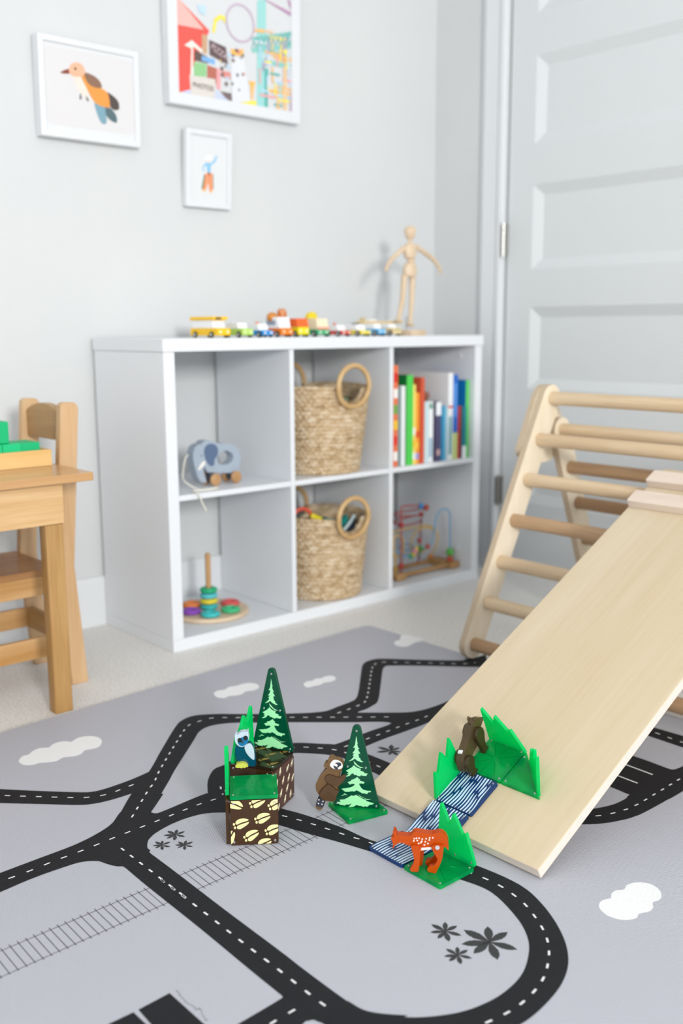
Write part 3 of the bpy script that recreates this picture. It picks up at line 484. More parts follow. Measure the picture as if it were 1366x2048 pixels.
def lettering(txt, size, loc2, M, rotz, mt, parent, sx=1.0, shear=0.0):
    c = bpy.data.curves.new('lettering', 'FONT'); c.body = txt; c.size = size; c.align_x = 'CENTER'; c.align_y = 'CENTER'; c.shear = shear
    tmp = bpy.data.objects.new('lettering', c); COL.objects.link(tmp); c.materials.append(mt)
    bpy.context.view_layer.update()
    me = bpy.data.meshes.new_from_object(tmp.evaluated_get(bpy.context.evaluated_depsgraph_get()))
    bpy.data.objects.remove(tmp); bpy.data.curves.remove(c)
    o = bpy.data.objects.new('lettering', me); COL.objects.link(o)
    Mw = M @ Matrix.Translation((loc2[0], loc2[1], 0.0032)) @ Matrix.Rotation(rotz, 4, 'Z') @ Matrix.Diagonal((sx, 1, 1, 1))
    o.parent = parent; o.matrix_basis = Mw
    return o
sg = d4([x for x in PARKP if x[0] == 'sign'][0][1]); dk = d4([x for x in PARKP if x[0] == 'dark2'][0][1])
cen = lambda q: (sum(a for a, b in q)/len(q), sum(b for a, b in q)/len(q))
lettering('PHOTOS', 0.017, cen(sg), M, math.radians(-2), pmat('park_ink', '6e6660'), t, 0.95)
lettering('PIZZA', 0.021, cen(dk), M, math.radians(-24), pmat('park_signlight', 'd7c3c8'), t, 0.95, 0.2)

t, M = picture('small white framed print of a figure in orange trousers, lowest on the wall', 0.2815, 0.4240, 1.0735, 1.2665, 0.0130, 0.020, 3.5)
CC = dict(shirt='8fc4ea', pants='f29a74', green='4c7a56', grn2='7d9a7c', black='3a3030', hat='e9edf1', boot='f0c690', face='efdccd')
names = list(CC); p = MB()
for i, (n, pts) in enumerate(COWP): p.flat(spline(d4(pts), 3, True) if n in ('shirt', 'hat') else d4(pts), 0.0003+0.0001*i, names.index(n), M)
p.build('print', [pmat('cow_'+k, CC[k]) for k in names], t, smooth=False, merge=False)

# ------------------------------------------------------------------ child's table and chair
w_tab = wood('table_wood', 'dcba8b', 'bf9058', 'x', 16, 0.35)
w_top = wood('table_top_wood', 'cea578', 'ba8c5a', 'x', 14, 0.25)
w_leg = wood('leg_wood', 'be9662', '9e7540', 'z', 22, 0.38)
w_chair = wood('chair_wood', 'd6b58e', 'c59f74', 'z', 14, 0.4)
w_chx = wood('chair_rail_wood', 'cfa675', 'b5874f', 'x', 18, 0.4)
w_chy = wood('chair_wood_shaded', 'b58f5e', '9c7849', 'y', 16, 0.4)  # darker than the posts: shade on the backrest put into the colour
t = thing('play_table', "light wooden child's table beside the shelf with a tray of blocks on top", 'table', (-0.64, 0.04, 0))
MB().prism(rrect(-1.0, -0.203, -0.2905, 0.265, 0.004, 2), 0.4665, 0.483).build('tabletop', w_top, t, bevel=0.0015, world=True)
a = MB(); a.box((-0.93, -0.178, 0.385), (-0.3455, -0.160, 0.4665)); a.box((-0.93, 0.222, 0.385), (-0.3455, 0.240, 0.4665))
a.box((-0.3640, -0.160, 0.385), (-0.3460, 0.222, 0.4665)); a.box((-0.93, -0.160, 0.385), (-0.912, 0.222, 0.4665))
a.build('apron', w_tab, t, bevel=0.001, smooth=False, world=True, merge=False)
for x, y in ((-0.385, -0.1765), (-0.385, 0.205), (-0.93, -0.1765), (-0.93, 0.205)):
    MB().prism(rrect(x, y, x+0.038, y+0.030, 0.003, 2), 0, 0.384).build('leg', w_leg, t, bevel=0.003, world=True)

CXO = 0.004
t = thing('child_chair', 'small wooden chair pushed up to the end of the table, back to the shelf', 'chair', (-0.38, 0.06, 0))
side = [(-.285, 0), (-.2475, 0), (-.2665, .262), (-.2395, .59), (-.2405, .6), (-.245, .6065), (-.250, .608), (-.268, .609), (-.274, .6075), (-.2785, .603), (-.2795, .595), (-.306, .265)]
side = [(x+CXO, z) for x, z in side]
Mc = lambda y: frame((0, y, 0), (1, 0, 0), (0, 0, 1), (0, -1, 0))
for y in (-0.0425, 0.14):
    MB().prism(side, -0.02, 0, 0, Mc(y)).build('back_post', w_chair, t, bevel=0.0035, world=True)
fl = [(-.545, 0), (-.51, 0), (-.50, .245), (-.54, .245)]
for y in (-0.0425, 0.14):
    MB().prism(fl, -0.02, 0, 0, Mc(y)).build('leg', w_chair, t, bevel=0.003, world=True)
# backrest with an arched top edge, spanning between the posts
pf = [(-0.0225, 0.5275), (0.14, 0.5275)]+[(0.14-0.1625*k/12, 0.583+0.020*math.sin(PI*k/12)**0.8) for k in range(13)]
MB().prism(pf, 0, 0.017, 0, frame((-0.272+CXO, 0, 0), (0, 1, 0), (0, 0, 1), (1, 0, 0))).build('backrest', w_chy, t, bevel=0.002, world=True)
MB().prism(rrect(-0.56, -0.046, -0.300, 0.168, 0.004, 2), 0.2535, 0.2665).build('seat', wood('seat_wood', 'b98c60', '9d7148', 'x', 14, 0.35), t, bevel=0.003, world=True)
for y in (-0.040, 0.1425):
    MB().box((-0.50, y, 0.211), (-0.296, y+0.014, 0.2533)).build('seat_rail', w_chx, t, bevel=0.001, smooth=False, world=True)
for y, z in ((-0.036, 0.075), (0.146, 0.092)):
    MB().box((-0.53, y, z), (-0.282, y+0.012, z+0.044)).build('stretcher', w_chx, t, bevel=0.001, smooth=False, world=True)
MB().box((-0.294, -0.022, 0.094), (-0.280, 0.139, 0.14)).build('stretcher', w_chy, t, bevel=0.001, smooth=False, world=True)

w_tray = wood('tray_wood', 'e6c48a', 'd6ad6a', 'x', 18, 0.4)
t = thing('block_tray', 'shallow pale wooden tray holding green blocks on the table', 'tray', (-0.45, 0.03, 0.483))
x0, x1, y0, y1, z0, z1 = -0.62, -0.3075, -0.0585, 0.125, 0.4833, 0.5165
MB().box((x0, y0, z0), (x1, y0+0.011, z1)).build('front_board', w_tray, t, bevel=0.001, smooth=False, world=True)
MB().box((x0, y1-0.011, z0), (x1, y1, z1)).build('back_board', w_tray, t, bevel=0.001, smooth=False, world=True)
for xa in (x0, x1-0.011): MB().box((xa, y0+0.011, z0), (xa+0.011, y1-0.011, z1)).build('end_board', w_tray, t, bevel=0.001, smooth=False, world=True)
MB().box((x0+0.011, y0+0.011, z0), (x1-0.011, y1-0.011, z0+0.006)).build('bottom_board', w_tray, t, smooth=False, world=True)
g1 = mat('block_green', '08b071', 0.5, 0.35); g2 = mat('block_green_bright', '10bd7b', 0.5, 0.35)
def block(label, a, b, m):
    o = MB().box(a, b).build('toy_block', m, None, bevel=0.0018, smooth=False)
    return tag(o, label, 'block', 'green blocks in the tray')
zb = 0.4896
block('green block at the right end of the tray', (-0.3650, -0.044, zb), (-0.3250, 0.022, 0.5318), g1)
block('bright green block beside the right end block in the tray', (-0.4040, -0.046, zb), (-0.3656, -0.008, 0.5322), g2)
block('green block behind the bright green one in the tray', (-0.4060, -0.0072, zb), (-0.3656, 0.06, 0.5322), g1)
block('bright green block at the left picture edge, low in the tray', (-0.4480, -0.046, zb), (-0.4048, 0.02, 0.5322), g2)
block('green block raised on top of the other blocks', (-0.4650, -0.035, 0.5326), (-0.3850, 0.03, 0.5765), g1)

# ------------------------------------------------------------------ climbing frame and ramp
w_ply = wood('birch_ply', 'e8dcc8', 'decfb4', 'z', 12, 0.5)
w_edge = noise_mat('ply_edge', 'b5a086', 'd2c0a6', 60, (1, 60, 1), 0.7)
w_rung = wood('rung_wood', 'dfc9a9', 'cfb491', 'y', 26, 0.45)
w_rung2 = wood('rung_wood_brown', 'c3a27e', 'a68463', 'y', 26, 0.5)
t = thing('climbing_frame', 'folding wooden climbing triangle with round rungs by the door', 'climbing frame', (0.73, -0.95, MT))
def stad(a, b, r, n=10):
    a = Vector(a); b = Vector(b); d = (b-a).normalized(); an = math.atan2(d.y, d.x); o = []
    for k in range(n+1):
        th = an-PI/2+PI*k/n; o.append((b.x+r*math.cos(th), b.y+r*math.sin(th)))
    for k in range(n+1):
        th = an+PI/2+PI*k/n; o.append((a.x+r*math.cos(th), a.y+r*math.sin(th)))
    return o
fr_pts = [(.729, .593), (.685, .4985), (.642, .4085), (.598, .3175), (.554, .2255), (.511, .136), (.468, .0465)]
bk_pts = [(.773, .516), (.8095, .4220), (.846, .3300), (.8825, .2350), (.918, .141), (.954, .0465)]
y_near, y_far = -1.38, -0.53
ply = [w_ply, w_edge]
def rail(name, poly, ya, yb):
    Mr = frame((0, yb, 0), (1, 0, 0), (0, 0, 1), (0, -1, 0))   # local z towards the viewer side
    b = MB().prism(poly, 0, yb-ya, 1, Mr, mtop=0)
    o = b.build(name, ply, t, bevel=0.0025, world=True)
    return o
for s, (ya, yb) in enumerate(((y_far, y_far+0.018), (y_near-0.018, y_near))):
    rail('front_rail', stad(fr_pts[0], (.468, .0450), 0.0325), ya, yb)
    rail('rear_rail', stad(bk_pts[0], (.954, .0425), 0.030), ya, yb)
    oy = (yb+0.0003, yb+0.0163) if s == 0 else (ya-0.0163, ya-0.0003)
    cpoly = spline([(.656, .515), (.690, .592), (.706, .615), (.728, .625), (.748, .617), (.768, .588), (.797, .540), (.806, .508), (.795, .474), (.762, .446), (.72, .440), (.668, .450), (.643, .464), (.641, .482)], 4, True)
    rail('joint_plate', cpoly, *oy)
    yb2 = (yb+0.0014) if s == 0 else (ya-0.0014)
for i, (x, z) in enumerate(fr_pts):
    MB().cyl((x, y_near+0.0005, z), (x, y_far-0.0005, z), 0.0158, n=24).build('rung', w_rung2 if i in (3, 6) else w_rung, t, world=True)
for i, (x, z) in enumerate(bk_pts):
    MB().cyl((x, y_near+0.0005, z), (x, y_far-0.0005, z), 0.0158, n=24).build('rung', w_rung if i == 0 else w_rung2, t, world=True)

RO = Vector((-.194, -.880, .030)); RD = Vector((0.89531523, 0.02078658, 0.44494781)); RE = Vector((0.02321079, -0.99973059, 0)); RN = RE.cross(RD)
if RN.z < 0: RN = -RN
MR = frame(RO, RD, RE, RN)     # x up the ramp, y across it, z out of its face
RW, RL, RT = 0.3365, 0.975, 0.0172
w_ramp = wood('ramp_ply', 'd6c6ab', 'cbb794', 'x', 7, 0.42, rings=14)
def edge_mat():
    m = mat('ramp_ply_edge', 'e6ddd2', 0.75, 0.2); N, L, b = nodes(m)
    tc = N.new('ShaderNodeTexCoord'); sp = N.new('ShaderNodeSeparateXYZ'); wv = N.new('ShaderNodeMath'); wv.operation = 'MULTIPLY'; wv.inputs[1].default_value = 1900
    sn = N.new('ShaderNodeMath'); sn.operation = 'SINE'; cr = N.new('ShaderNodeValToRGB')
    nz = N.new('ShaderNodeTexNoise'); nz.inputs['Scale'].default_value = 30; ad = N.new('ShaderNodeMath'); ad.operation = 'MULTIPLY_ADD'; ad.inputs[1].default_value = 2.0
    cr.color_ramp.elements[0].color = lin('cfbfae'); cr.color_ramp.elements[1].color = lin('efe9e2'); cr.color_ramp.elements[0].position = 0.1; cr.color_ramp.elements[1].position = 0.6
    L.new(tc.outputs['Object'], sp.inputs[0]); L.new(sp.outputs['Z'], wv.inputs[0]); L.new(tc.outputs['Object'], nz.inputs['Vector'])
    L.new(nz.outputs['Fac'], ad.inputs[0]); L.new(wv.outputs[0], ad.inputs[2]); L.new(ad.outputs[0], sn.inputs[0]); L.new(sn.outputs[0], cr.inputs[0]); L.new(cr.outputs[0], b.inputs['Base Color'])
    return m
m_redge = edge_mat()
t = thing('ramp_board', 'pale plywood slide board leaning on the climbing frame', 'ramp', M=MR)
# lower end cut so that it rests flat on the mat
sl = math.tan(math.asin(RD.z))
prof = [(0, 0), (RL, 0), (RL, -RT), (0.003, -RT), (-0.0035, -RT+0.004)]
b = MB(); b.prism([(0, -RT), (RL, -RT), (RL, 0), (0, 0)], 0, RW, 1, frame((0, 0, 0), (1, 0, 0), (0, 0, 1), (0, 1, 0)))
o = b.build('board', [w_ramp, m_redge], t, bevel=0.0015, smooth=False, merge='n')
for pl in o.data.polygons:
    if abs(pl.normal.z) > 0.9: pl.material_index = 0
w_cleat = noise_mat('cleat_wood', 'e6d6c8', 'dcc9b8', 30, (1, 0.1, 1), 0.6)
for a in (0.826, 0.902):
    MB().prism(rrect(a, 0.0, a+0.040, RW, 0.004, 2), 0.0003, 0.0175).build('cleat', w_cleat, t, bevel=0.003)

# ------------------------------------------------------------------ magnetic building tiles
TA, TH = 0.0708, 0.0058
c_green = clear_plastic('tile_green', '08cc74', '74f6b4', 0.50, 0.12, 0.35)
c_grass = clear_plastic('tile_grass_green', '04e888', '58f5b0', 0.28, 0.2, 0.5)
c_tree = clear_plastic('tile_forest_green', '045a3e', '12936a', 0.28, 0.12, 0.15)
c_brown = clear_plastic('tile_brown', '4a3018', '6a4a28', 0.22, 0.12, 0.1)
c_dbrown = clear_plastic('tile_dark', '33281a', '40604a', 0.30, 0.10, 0.1)
c_river = clear_plastic('tile_blue', '123f7c', '3468b0', 0.22, 0.12, 0.15)
m_mag = mat('magnet_dark', '0b3a24', 0.35, 0.5)
m_magb = mat('magnet_blue', '10244a', 0.35, 0.5)
m_magbr = mat('magnet_brown', '20160c', 0.35, 0.5)
m_riv = mat('rivet_steel', 'c9cbcc', 0.25, 0.5, 1.0)
m_cream = mat('tile_print_cream', 'ece0a0', 0.45, 0.4)
m_cream2 = mat('tile_print_pale', 'efe6c6', 0.45, 0.4)
m_olive = mat('tile_print_olive', '8a7336', 0.5, 0.3)
m_mint = mat('tile_print_mint', 'a2eab0', 0.45, 0.4)
m_sky = mat('tile_print_water', 'c4dcf0', 0.4, 0.4)
def inset(poly, d):
    c = (sum(p[0] for p in poly)/len(poly), sum(p[1] for p in poly)/len(poly)); o = []
    for p in poly:
        v = Vector((p[0]-c[0], p[1]-c[1])); o.append((c[0]+v.x*(1-d/v.length), c[1]+v.y*(1-d/v.length)))
    return o
def tile(label, M, base, poly=None, corners=None, prints=(), pm=None, mag=None, mags=None, cat='magnetic tile', name='magnetic_tile', group='magnetic building tiles', rivets=None):
    """tile lying in the local xy plane, thickness along +z"""
    t = thing(name, label, cat, M=M, group=group)
    poly = poly or rrect(0.0003, 0.0003, TA-0.0003, TA-0.0003, 0.0035, 4)
    b = MB().prism(poly, 0.0002, TH-0.0003, 0)
    for q in prints:
        if len(q) > 2: b.flat(q, TH-0.00012, 1)
    b.build('panel', [base]+([pm] if pm else []), t, bevel=0.0006, seg=2, angle=50, merge=False)
    if mag is None: mag = m_mag
    for a, c in (mags if mags is not None else [((0, 0), (TA, 0)), ((TA, 0), (TA, TA)), ((TA, TA), (0, TA)), ((0, TA), (0, 0))]):
        a = Vector(a); c = Vector(c); d = (c-a); L = d.length; d.normalize(); n = Vector((-d.y, d.x))
        for s in (0.27, 0.73):
            m0 = a+d*L*s+n*0.0026
            mb = MB().box((-L*0.13, -0.0013, 0.0014), (L*0.13, 0.0013, TH-0.0014), 0, frame((m0.x, m0.y, 0), (d.x, d.y, 0), (n.x, n.y, 0), (0, 0, 1)))
            mb.build('magnet', mag, t, smooth=False)
    for r in (rivets if rivets is not None else [(0.0055, 0.0055), (TA-0.0055, 0.0055), (TA-0.0055, TA-0.0055), (0.0055, TA-0.0055)]):
        Mq = Matrix.Translation((r[0], r[1], 0))
        MB().lathe([(0.0005, TH-0.0004), (0.0007, TH+0.0003), (0.0013, TH+0.0005), (0.0017, TH+0.0002), (0.0018, TH-0.0006)], 14, 0, Mq).build('rivet', m_riv, t)
    return t
m_rib = clear_plastic('tile_rib_green', '068a4a', '2fc87a', 0.3, 0.12, 0.3)
def ribs(n=8, w=0.00035, c=(TA/2, TA/2), r0=0.004, r1=0.046):
    out = []
    for k in range(n):
        a = 2*PI*k/n+0.2; d = Vector((math.cos(a), math.sin(a))); q = Vector((-d.y, d.x))*w; c_ = Vector(c)
        out.append(clip_rect([tuple(c_+d*r0+q), tuple(c_+d*r1+q), tuple(c_+d*r1-q), tuple(c_+d*r0-q)], 0.0045, 0.0045, TA-0.0045, TA-0.0045))
    for a, b in (((0.0045, 0.0045), (TA-0.0045, 0.0048)), ((0.0045, TA-0.0048), (TA-0.0045, TA-0.0045)), ((0.0045, 0.0045), (0.0048, TA-0.0045)), ((TA-0.0048, 0.0045), (TA-0.0045, TA-0.0045))):
        out.append([a, (b[0], a[1]), b, (a[0], b[1])])
    return out
RIBS = ribs()
# house of tiles: two open boxes side by side
uA = Vector((.809, -.588, 0)).normalized(); vA = Vector((-uA.y, uA.x, 0)); UP = Vector((0, 0, 1))
FLc = Vector((-.441, -.8555, MT+0.0003))
hf = HOOF; hoofs = []
c0 = d4(hf['cent'])[0]
def xf(pts, c, k=1.0, rot=0.0):
    ca, sa = math.cos(rot), math.sin(rot)
    return [(c[0]+k*((x-c0[0])*ca-(y-c0[1])*sa), c[1]+k*((x-c0[0])*sa+(y-c0[1])*ca)) for x, y in pts]
rots = [0, 0.02, 0.17, 0.03, 0.05, 0.10, -0.78, 0.75, 0.12]
for i, c in enumerate(d4(hf['insts'])):
    for k in ('up', 'lo'): hoofs.append(clip_rect(xf(spline(d4(hf[k]), 4, True), c, 1.0, rots[i]), 0.001, 0.001, TA-0.001, TA-0.001))
    if i < 6:
        for q in d4(hf['dots']): hoofs.append(clip_rect(xf(circ(q[0], q[1], 0.0016, 12, 0.0022), c, 1.0, rots[i]), 0.001, 0.001, TA-0.001, TA-0.001))
# front tile: local x along uA, y up, thickness towards the viewer
Mf = frame(FLc+vA*TH, uA, UP, -vA)
tile('brown square tile with cream hoof prints, front wall of the tile box', Mf, c_brown, prints=hoofs, pm=m_cream, mag=m_magbr)
LT = FLc-uA*(TH+0.0004)+vA*(TH*0.5)
tile('plain brown tile standing edge-on at the left of the hoof print tile', frame(LT, vA, UP, uA), c_brown, mag=m_magbr)
ZTOP = FLc.z+TA+0.0003
tile('green square tile lying as the roof above the hoof print tile', frame((FLc.x, FLc.y, ZTOP), uA, vA, UP), c_green, prints=RIBS, pm=m_rib)
GP = [(0.0005, 0.0015), (0.0008, 0.0006), (0.0018, 0.0003), (TA-0.0015, 0.0003), (TA-0.0004, 0.0016), (TA-0.0006, 0.006), (0.0548, 0.0440), (0.0538, 0.0450), (0.0524, 0.0446),
      (0.0480, 0.0405), (0.0310, 0.0640), (0.0298, 0.0652), (0.0284, 0.0646), (0.0232, 0.0465), (0.0070, 0.0720), (0.0060, 0.0728), (0.0048, 0.0722)]
def grass(label, M, mirror=False):
    p = [(TA-x, z) for x, z in GP][::-1] if mirror else GP
    rv = [(0.0055, 0.0055), (TA/2, 0.0055), (TA-0.0055, 0.0055)]
    return tile(label, M, c_grass, poly=p, mags=[((0, 0), (TA, 0))], rivets=rv, name='grass_tile', group='jagged green grass tiles')
# grass on the left edge of the green roof tile, tallest blade to the front
grass('jagged green grass tile standing edge-on at the left of the green roof tile', frame(Vector((FLc.x, FLc.y, ZTOP+0.003))-uA*(0.0005)+vA*0.009, vA, UP, -uA) @ Matrix.Translation((0, 0, 0)), False)
bA = Vector((-.3338, -.8232, MT+0.0003)); wA = Vector((.900, .436, 0)).normalized(); nA = Vector((-wA.y, wA.x, 0))
# rear box: raccoon-print wall on the right, plain wall in front, printed roof
def hand(cx, cy, k, rot):
    pts = []
    base = [(-.32, -1), (-.45, -.4), (-.5, 0.0)]
    fing = [(-.75, .45), (-.35, .95), (.0, 1.1), (.38, .92), (.7, .4)]
    out = [(-.22, -1.25), (-.36, -.7), (-.48, -.1)]
    for i, (fx, fy) in enumerate(fing):
        b0 = Vector((-0.5+0.2*i, -0.05)); b1 = Vector((-0.3+0.2*i, -0.05)); tip = Vector((fx, fy)); n = Vector((0.07, 0.02))
        out += [tuple(b0.lerp(tip, .35)), tuple(tip-n), tuple(tip+n), tuple(b1.lerp(tip, .35))]
    out += [(.48, -.1), (.34, -.7), (.2, -1.25), (0, -1.38)]
    ca, sa = math.cos(rot), math.sin(rot)
    return [(cx+k*(x*ca-y*sa), cy+k*(x*sa+y*ca)) for x, y in out]
rac = []
for i, (x, y, r) in enumerate([(0.062, 0.060, 2.6), (0.046, 0.058, 2.3), (0.020, 0.063, 2.9), (0.008, 0.048, 2.7), (0.050, 0.040, 2.5), (0.030, 0.044, 2.6), (0.044, 0.025, 2.5), (0.064, 0.034, 2.5), (0.022, 0.026, 2.6), (0.006, 0.024, 2.4), (0.036, 0.010, 2.7), (0.056, 0.010, 2.9), (0.012, 0.006, 2.5)]):
    rac.append(clip_rect(hand(x, y, 0.0056, r), 0.001, 0.001, TA-0.001, TA-0.001))
m_bprint = c_brown
tile('brown tile with pale hand-shaped paw prints, right wall of the tile box', frame(bA-nA*0.0002+nA*TH, wA, UP, -nA), clear_plastic('tile_redbrown', '5a3520', '6a4528', 0.16, 0.15, 0.1), prints=rac, pm=m_cream2, mag=m_magbr)
tile('dark brown tile standing behind the green roof tile', frame(bA+nA*(TH+0.0012)+wA*TH, nA, UP, -wA), c_brown, mag=m_magbr)
bear = []
def paw(cx, cy, k, rot):
    o = [spline([(-.9, -.1), (-.5, -.55), (0, -.6), (.6, -.5), (1.2, -.25), (1.7, .0), (1.2, .22), (.6, .5), (0, .62), (-.5, .55)], 3, True)]
    for i in range(5):
        a = -0.75+0.375*i; o.append(circ(-1.25-0.12*(2-abs(i-2)), 0.62*a/0.75, .26, 8, .17)); 
        o.append([(-1.55-.12*(2-abs(i-2)), .62*a/.75-.05), (-1.95-.12*(2-abs(i-2)), .62*a/.75), (-1.55-.12*(2-abs(i-2)), .62*a/.75+.05)])
    ca, sa = math.cos(rot), math.sin(rot)
    return [[(cx+k*(x*ca-y*sa), cy+k*(x*sa+y*ca)) for x, y in q] for q in o]
for x, y, r in [(0.047, 0.028, -.65), (0.026, 0.030, -.65), (0.009, 0.054, -.6), (0.016, 0.010, -.7), (0.064, 0.012, -.6), (0.062, 0.052, -.7), (0.040, 0.060, -.6)]:
    for q in paw(x, y, 0.0058, r): bear.append(clip_rect(q, 0.001, 0.001, TA-0.001, TA-0.001))
tile('dark tile with olive bear paw prints, roof the owl stands on', frame((bA.x, bA.y, ZTOP), wA, nA, UP), c_dbrown, prints=bear, pm=m_olive, mag=m_magbr)
bTL = bA+nA*TA
# second grass tile along the left edge of the rear roof, tree along the far edge
grass('jagged green grass tile standing behind the owl on the printed roof', frame((bTL.x-wA.x*.011, bTL.y-wA.y*.011, ZTOP+TH+0.0002), wA, UP, -nA), True)
TREEP = [(0.0004, 0.0028), (0.0012, 0.0008), (0.003, 0.0002), (0.0700, 0.0002), (0.0724, 0.0012), (0.0730, 0.0035), (0.0428, 0.1325), (0.0405, 0.1352), (0.0368, 0.1360), (0.0330, 0.1352), (0.0307, 0.1325)]
TW = 0.0734
tree_prints = [d4(q) for q in TREE]
tree_prints = [[(x*0.985+0.0012, z) for x, z in q] for q in tree_prints]
def tree(label, A, B, z):
    A = Vector((A[0], A[1], z)); B = Vector((B[0], B[1], z)); d = (B-A).normalized(); n = UP.cross(d)
    rv = [(.0365, .1268), (.0215, .0671), (.0512, .0672), (.0050, .0050), (.0680, .0040), (.0358, .0345)]
    rv = [(0.0367, 0.1265), (0.0225, 0.0670), (0.0510, 0.0672), (0.0055, 0.0050), (0.0677, 0.0045)]
    A = A+(-UP.cross(d))*(-0.0)
    # thickness points towards the viewer
    nn = n if n.dot(Vector(CAMPOS)-A) > 0 else -n
    x = d if nn.dot(d.cross(UP)) > 0 else d
    Mx = frame(A-nn*TH/2, d, UP, nn)
    return tile(label, Mx, c_tree, poly=TREEP, prints=tree_prints, pm=m_mint, mags=[((0.006, 0), (TW-0.006, 0)), ((0.069, 0.03), (0.046, 0.12)), ((0.0275, 0.12), (0.0045, 0.03))], rivets=rv, name='tree_tile', group='pine tree tiles')
far0 = bTL+wA*(TA-TH/2); far1 = bA+wA*(TA-TH/2)
tree('tall green triangle tile printed with a pine tree, on top of the tile box', far0+(far0-far1).normalized()*0.0013, far1, ZTOP+TH+0.0002)

# tree with the raccoon
qL = Vector((-.2532, -.8545, MT+0.0003)); qd = Vector((-.0157, -.0674, 0)).normalized(); qn = Vector((-qd.y, qd.x, 0))
tile('green square tile lying on the mat under the pine tree tile', frame(qL, qd, qn, UP), c_green, prints=RIBS, pm=m_rib)
tree('green triangle pine tree tile standing on a square tile with the raccoon', (-.2512, -.8679), (-.2072, -.9233), MT+0.0003+TH+0.0002)

# river of tiles
def river(label, M):
    pr = []; rnd = random.Random(label); f1, f2 = rnd.random()*6, rnd.random()*6
    warp = lambda x, y: 0.0011*math.sin(x*70+y*45+f1)+0.0006*math.sin(x*150+y*25+f2)
    y = 0.0030; row = 0
    while y < TA-0.002:
        x = 0.0012-rnd.random()*0.02
        while x < TA-0.004:
            L = 0.022+rnd.random()*0.05; x2 = x+L; w = 0.0010+rnd.random()*0.0008; n = 12; up_ = []; dn = []
            for k in range(n+1):
                s = k/n; xx = x+(x2-x)*s; e = (max(math.sin(PI*s), 0)**0.45)*w; yy = y+warp(xx, y)
                up_.append((xx, yy+e)); dn.append((xx, yy-e))
            q = clip_rect(up_+dn[::-1][1:-1], 0.0012, 0.0012, TA-0.0012, TA-0.0012)
            if len(q) > 3: pr.append(q)
            x = x2+0.0006+rnd.random()*0.0025
        y += 0.0052; row += 1
    # thin extra ripples
    return tile(label, M, c_river, prints=pr, pm=m_sky, mag=m_magb, cat='magnetic tile', group='blue river tiles')
river('blue striped river tile lying flat on the mat by the deer', frame((-.2992, -1.0680, MT+0.0003), (1, 0, 0), (0, 1, 0), UP))
river('lower of the two blue striped river tiles on the ramp', MR @ Matrix.Translation((-.0402, .1932-TA, 0.0004)))
river('upper of the two blue striped river tiles on the ramp', MR @ Matrix.Translation((.0312, .1955-TA, 0.0004)))
tile('green square tile lying on the mat under the orange deer', frame((-.2995, -1.1410, MT+0.0003), (1, 0, 0), (0, 1, 0), UP), c_green, prints=RIBS, pm=m_rib)
grass('jagged green grass tile standing on the mat beside the deer', frame((-.2250, -1.0700, MT+0.0003+TH+0.0002), (0, -1, 0), UP, (-1, 0, 0)), False)
tile('green square tile on the ramp above the river', MR @ frame((.1035, .1945-TA+0.0035, 0.0004), (1, 0, 0), (0, 1, 0), UP), c_green, prints=RIBS, pm=m_rib)
TRI = [(0.0005, 0.0005), (0.0660, 0.0005), (0.0672, 0.0012), (0.0672, 0.0024), (0.0022, 0.0695), (0.0010, 0.0698), (0.0005, 0.0690)]
tile('green triangle tile lying on the ramp beside the green square', MR @ frame((.1035, .1990, 0.0004), (1, 0, 0), (0, 1, 0), UP), c_green, poly=TRI,
     mags=[((0.002, 0), (0.066, 0)), ((0.064, 0.004), (0.004, 0.066)), ((0, 0.068), (0, 0.002))], rivets=[(0.0055, 0.0055), (0.058, 0.0045), (0.0045, 0.060)], name='triangle_tile')
X3, Y3, Z3 = Vector((1, 0, 0)), Vector((0, 1, 0)), Vector((0, 0, 1))
grass('jagged green grass tile on the ramp at the left of the river', MR @ frame((.0330, .1215, 0.0004), X3, Z3, Y3) @ Matrix.Translation((0, 0, 0)), True)
grass('jagged green grass tile on the ramp behind the green square', MR @ frame((.1755, .1275, 0.0004), Y3, Z3, -X3), False)
hd = Vector((-.0663, .0645, 0)).normalized(); hn = Vector((hd.y, -hd.x, 0))
if hn.x < 0: hn = -hn
h0 = Vector((.1707, .1990, 0.0020))+hn*0.0009+hd*0.020
ln = math.radians(13)
grass('jagged green grass tile on the ramp beside the green triangle', MR @ frame(h0, hd, Z3*math.cos(ln)+hn*math.sin(ln), hn*math.cos(ln)-Z3*math.sin(ln)), True)

# ------------------------------------------------------------------ see-through toy animals
def slab(poly, th, off=0.0, holes=()):
    """returns a mesh builder of an outline in the local x (along) / z (up) plane, thickness along local -y (viewer)"""
    M = frame((0, 0, 0), (1, 0, 0), (0, 0, 1), (0, -1, 0))
    return MB().prism(poly, off-th/2, off+th/2, 0, M, holes)
def animal_frame(o, along):
    d = Vector(along).normalized(); n = Vector((-d.y, d.x, 0))      # local y points away from the viewer
    if n.dot(Vector(CAMPOS)-Vector(o)) > 0: n = -n
    # keep x as given; local y = away
    return frame(o, d, n, UP)
a_or = clear_plastic('deer_orange', 'e0600c', 'f08c30', 0.26, 0.1, 0.3)
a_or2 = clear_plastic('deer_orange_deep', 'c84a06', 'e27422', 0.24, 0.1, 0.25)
m_wh = mat('toy_white', 'f1ede4', 0.4, 0.4)
m_gre = mat('toy_grey_pin', 'b9bcc4', 0.35, 0.4)
m_blk = mat('toy_black', '1d1e22', 0.35, 0.5)
o0, o1 = DEER['o']
al = Vector((o1[0]-o0[0], o1[1]-o0[1], 0))
t = thing('toy_deer', 'see-through orange deer figure standing on the green tile by the river', 'toy animal', M=animal_frame((o0[0], o0[1], MT+TH+0.0004), al), group='see-through toy animals')
dz = 0.0
sp = lambda k, D=DEER, n=3: spline(d4(D[k]), n, True)
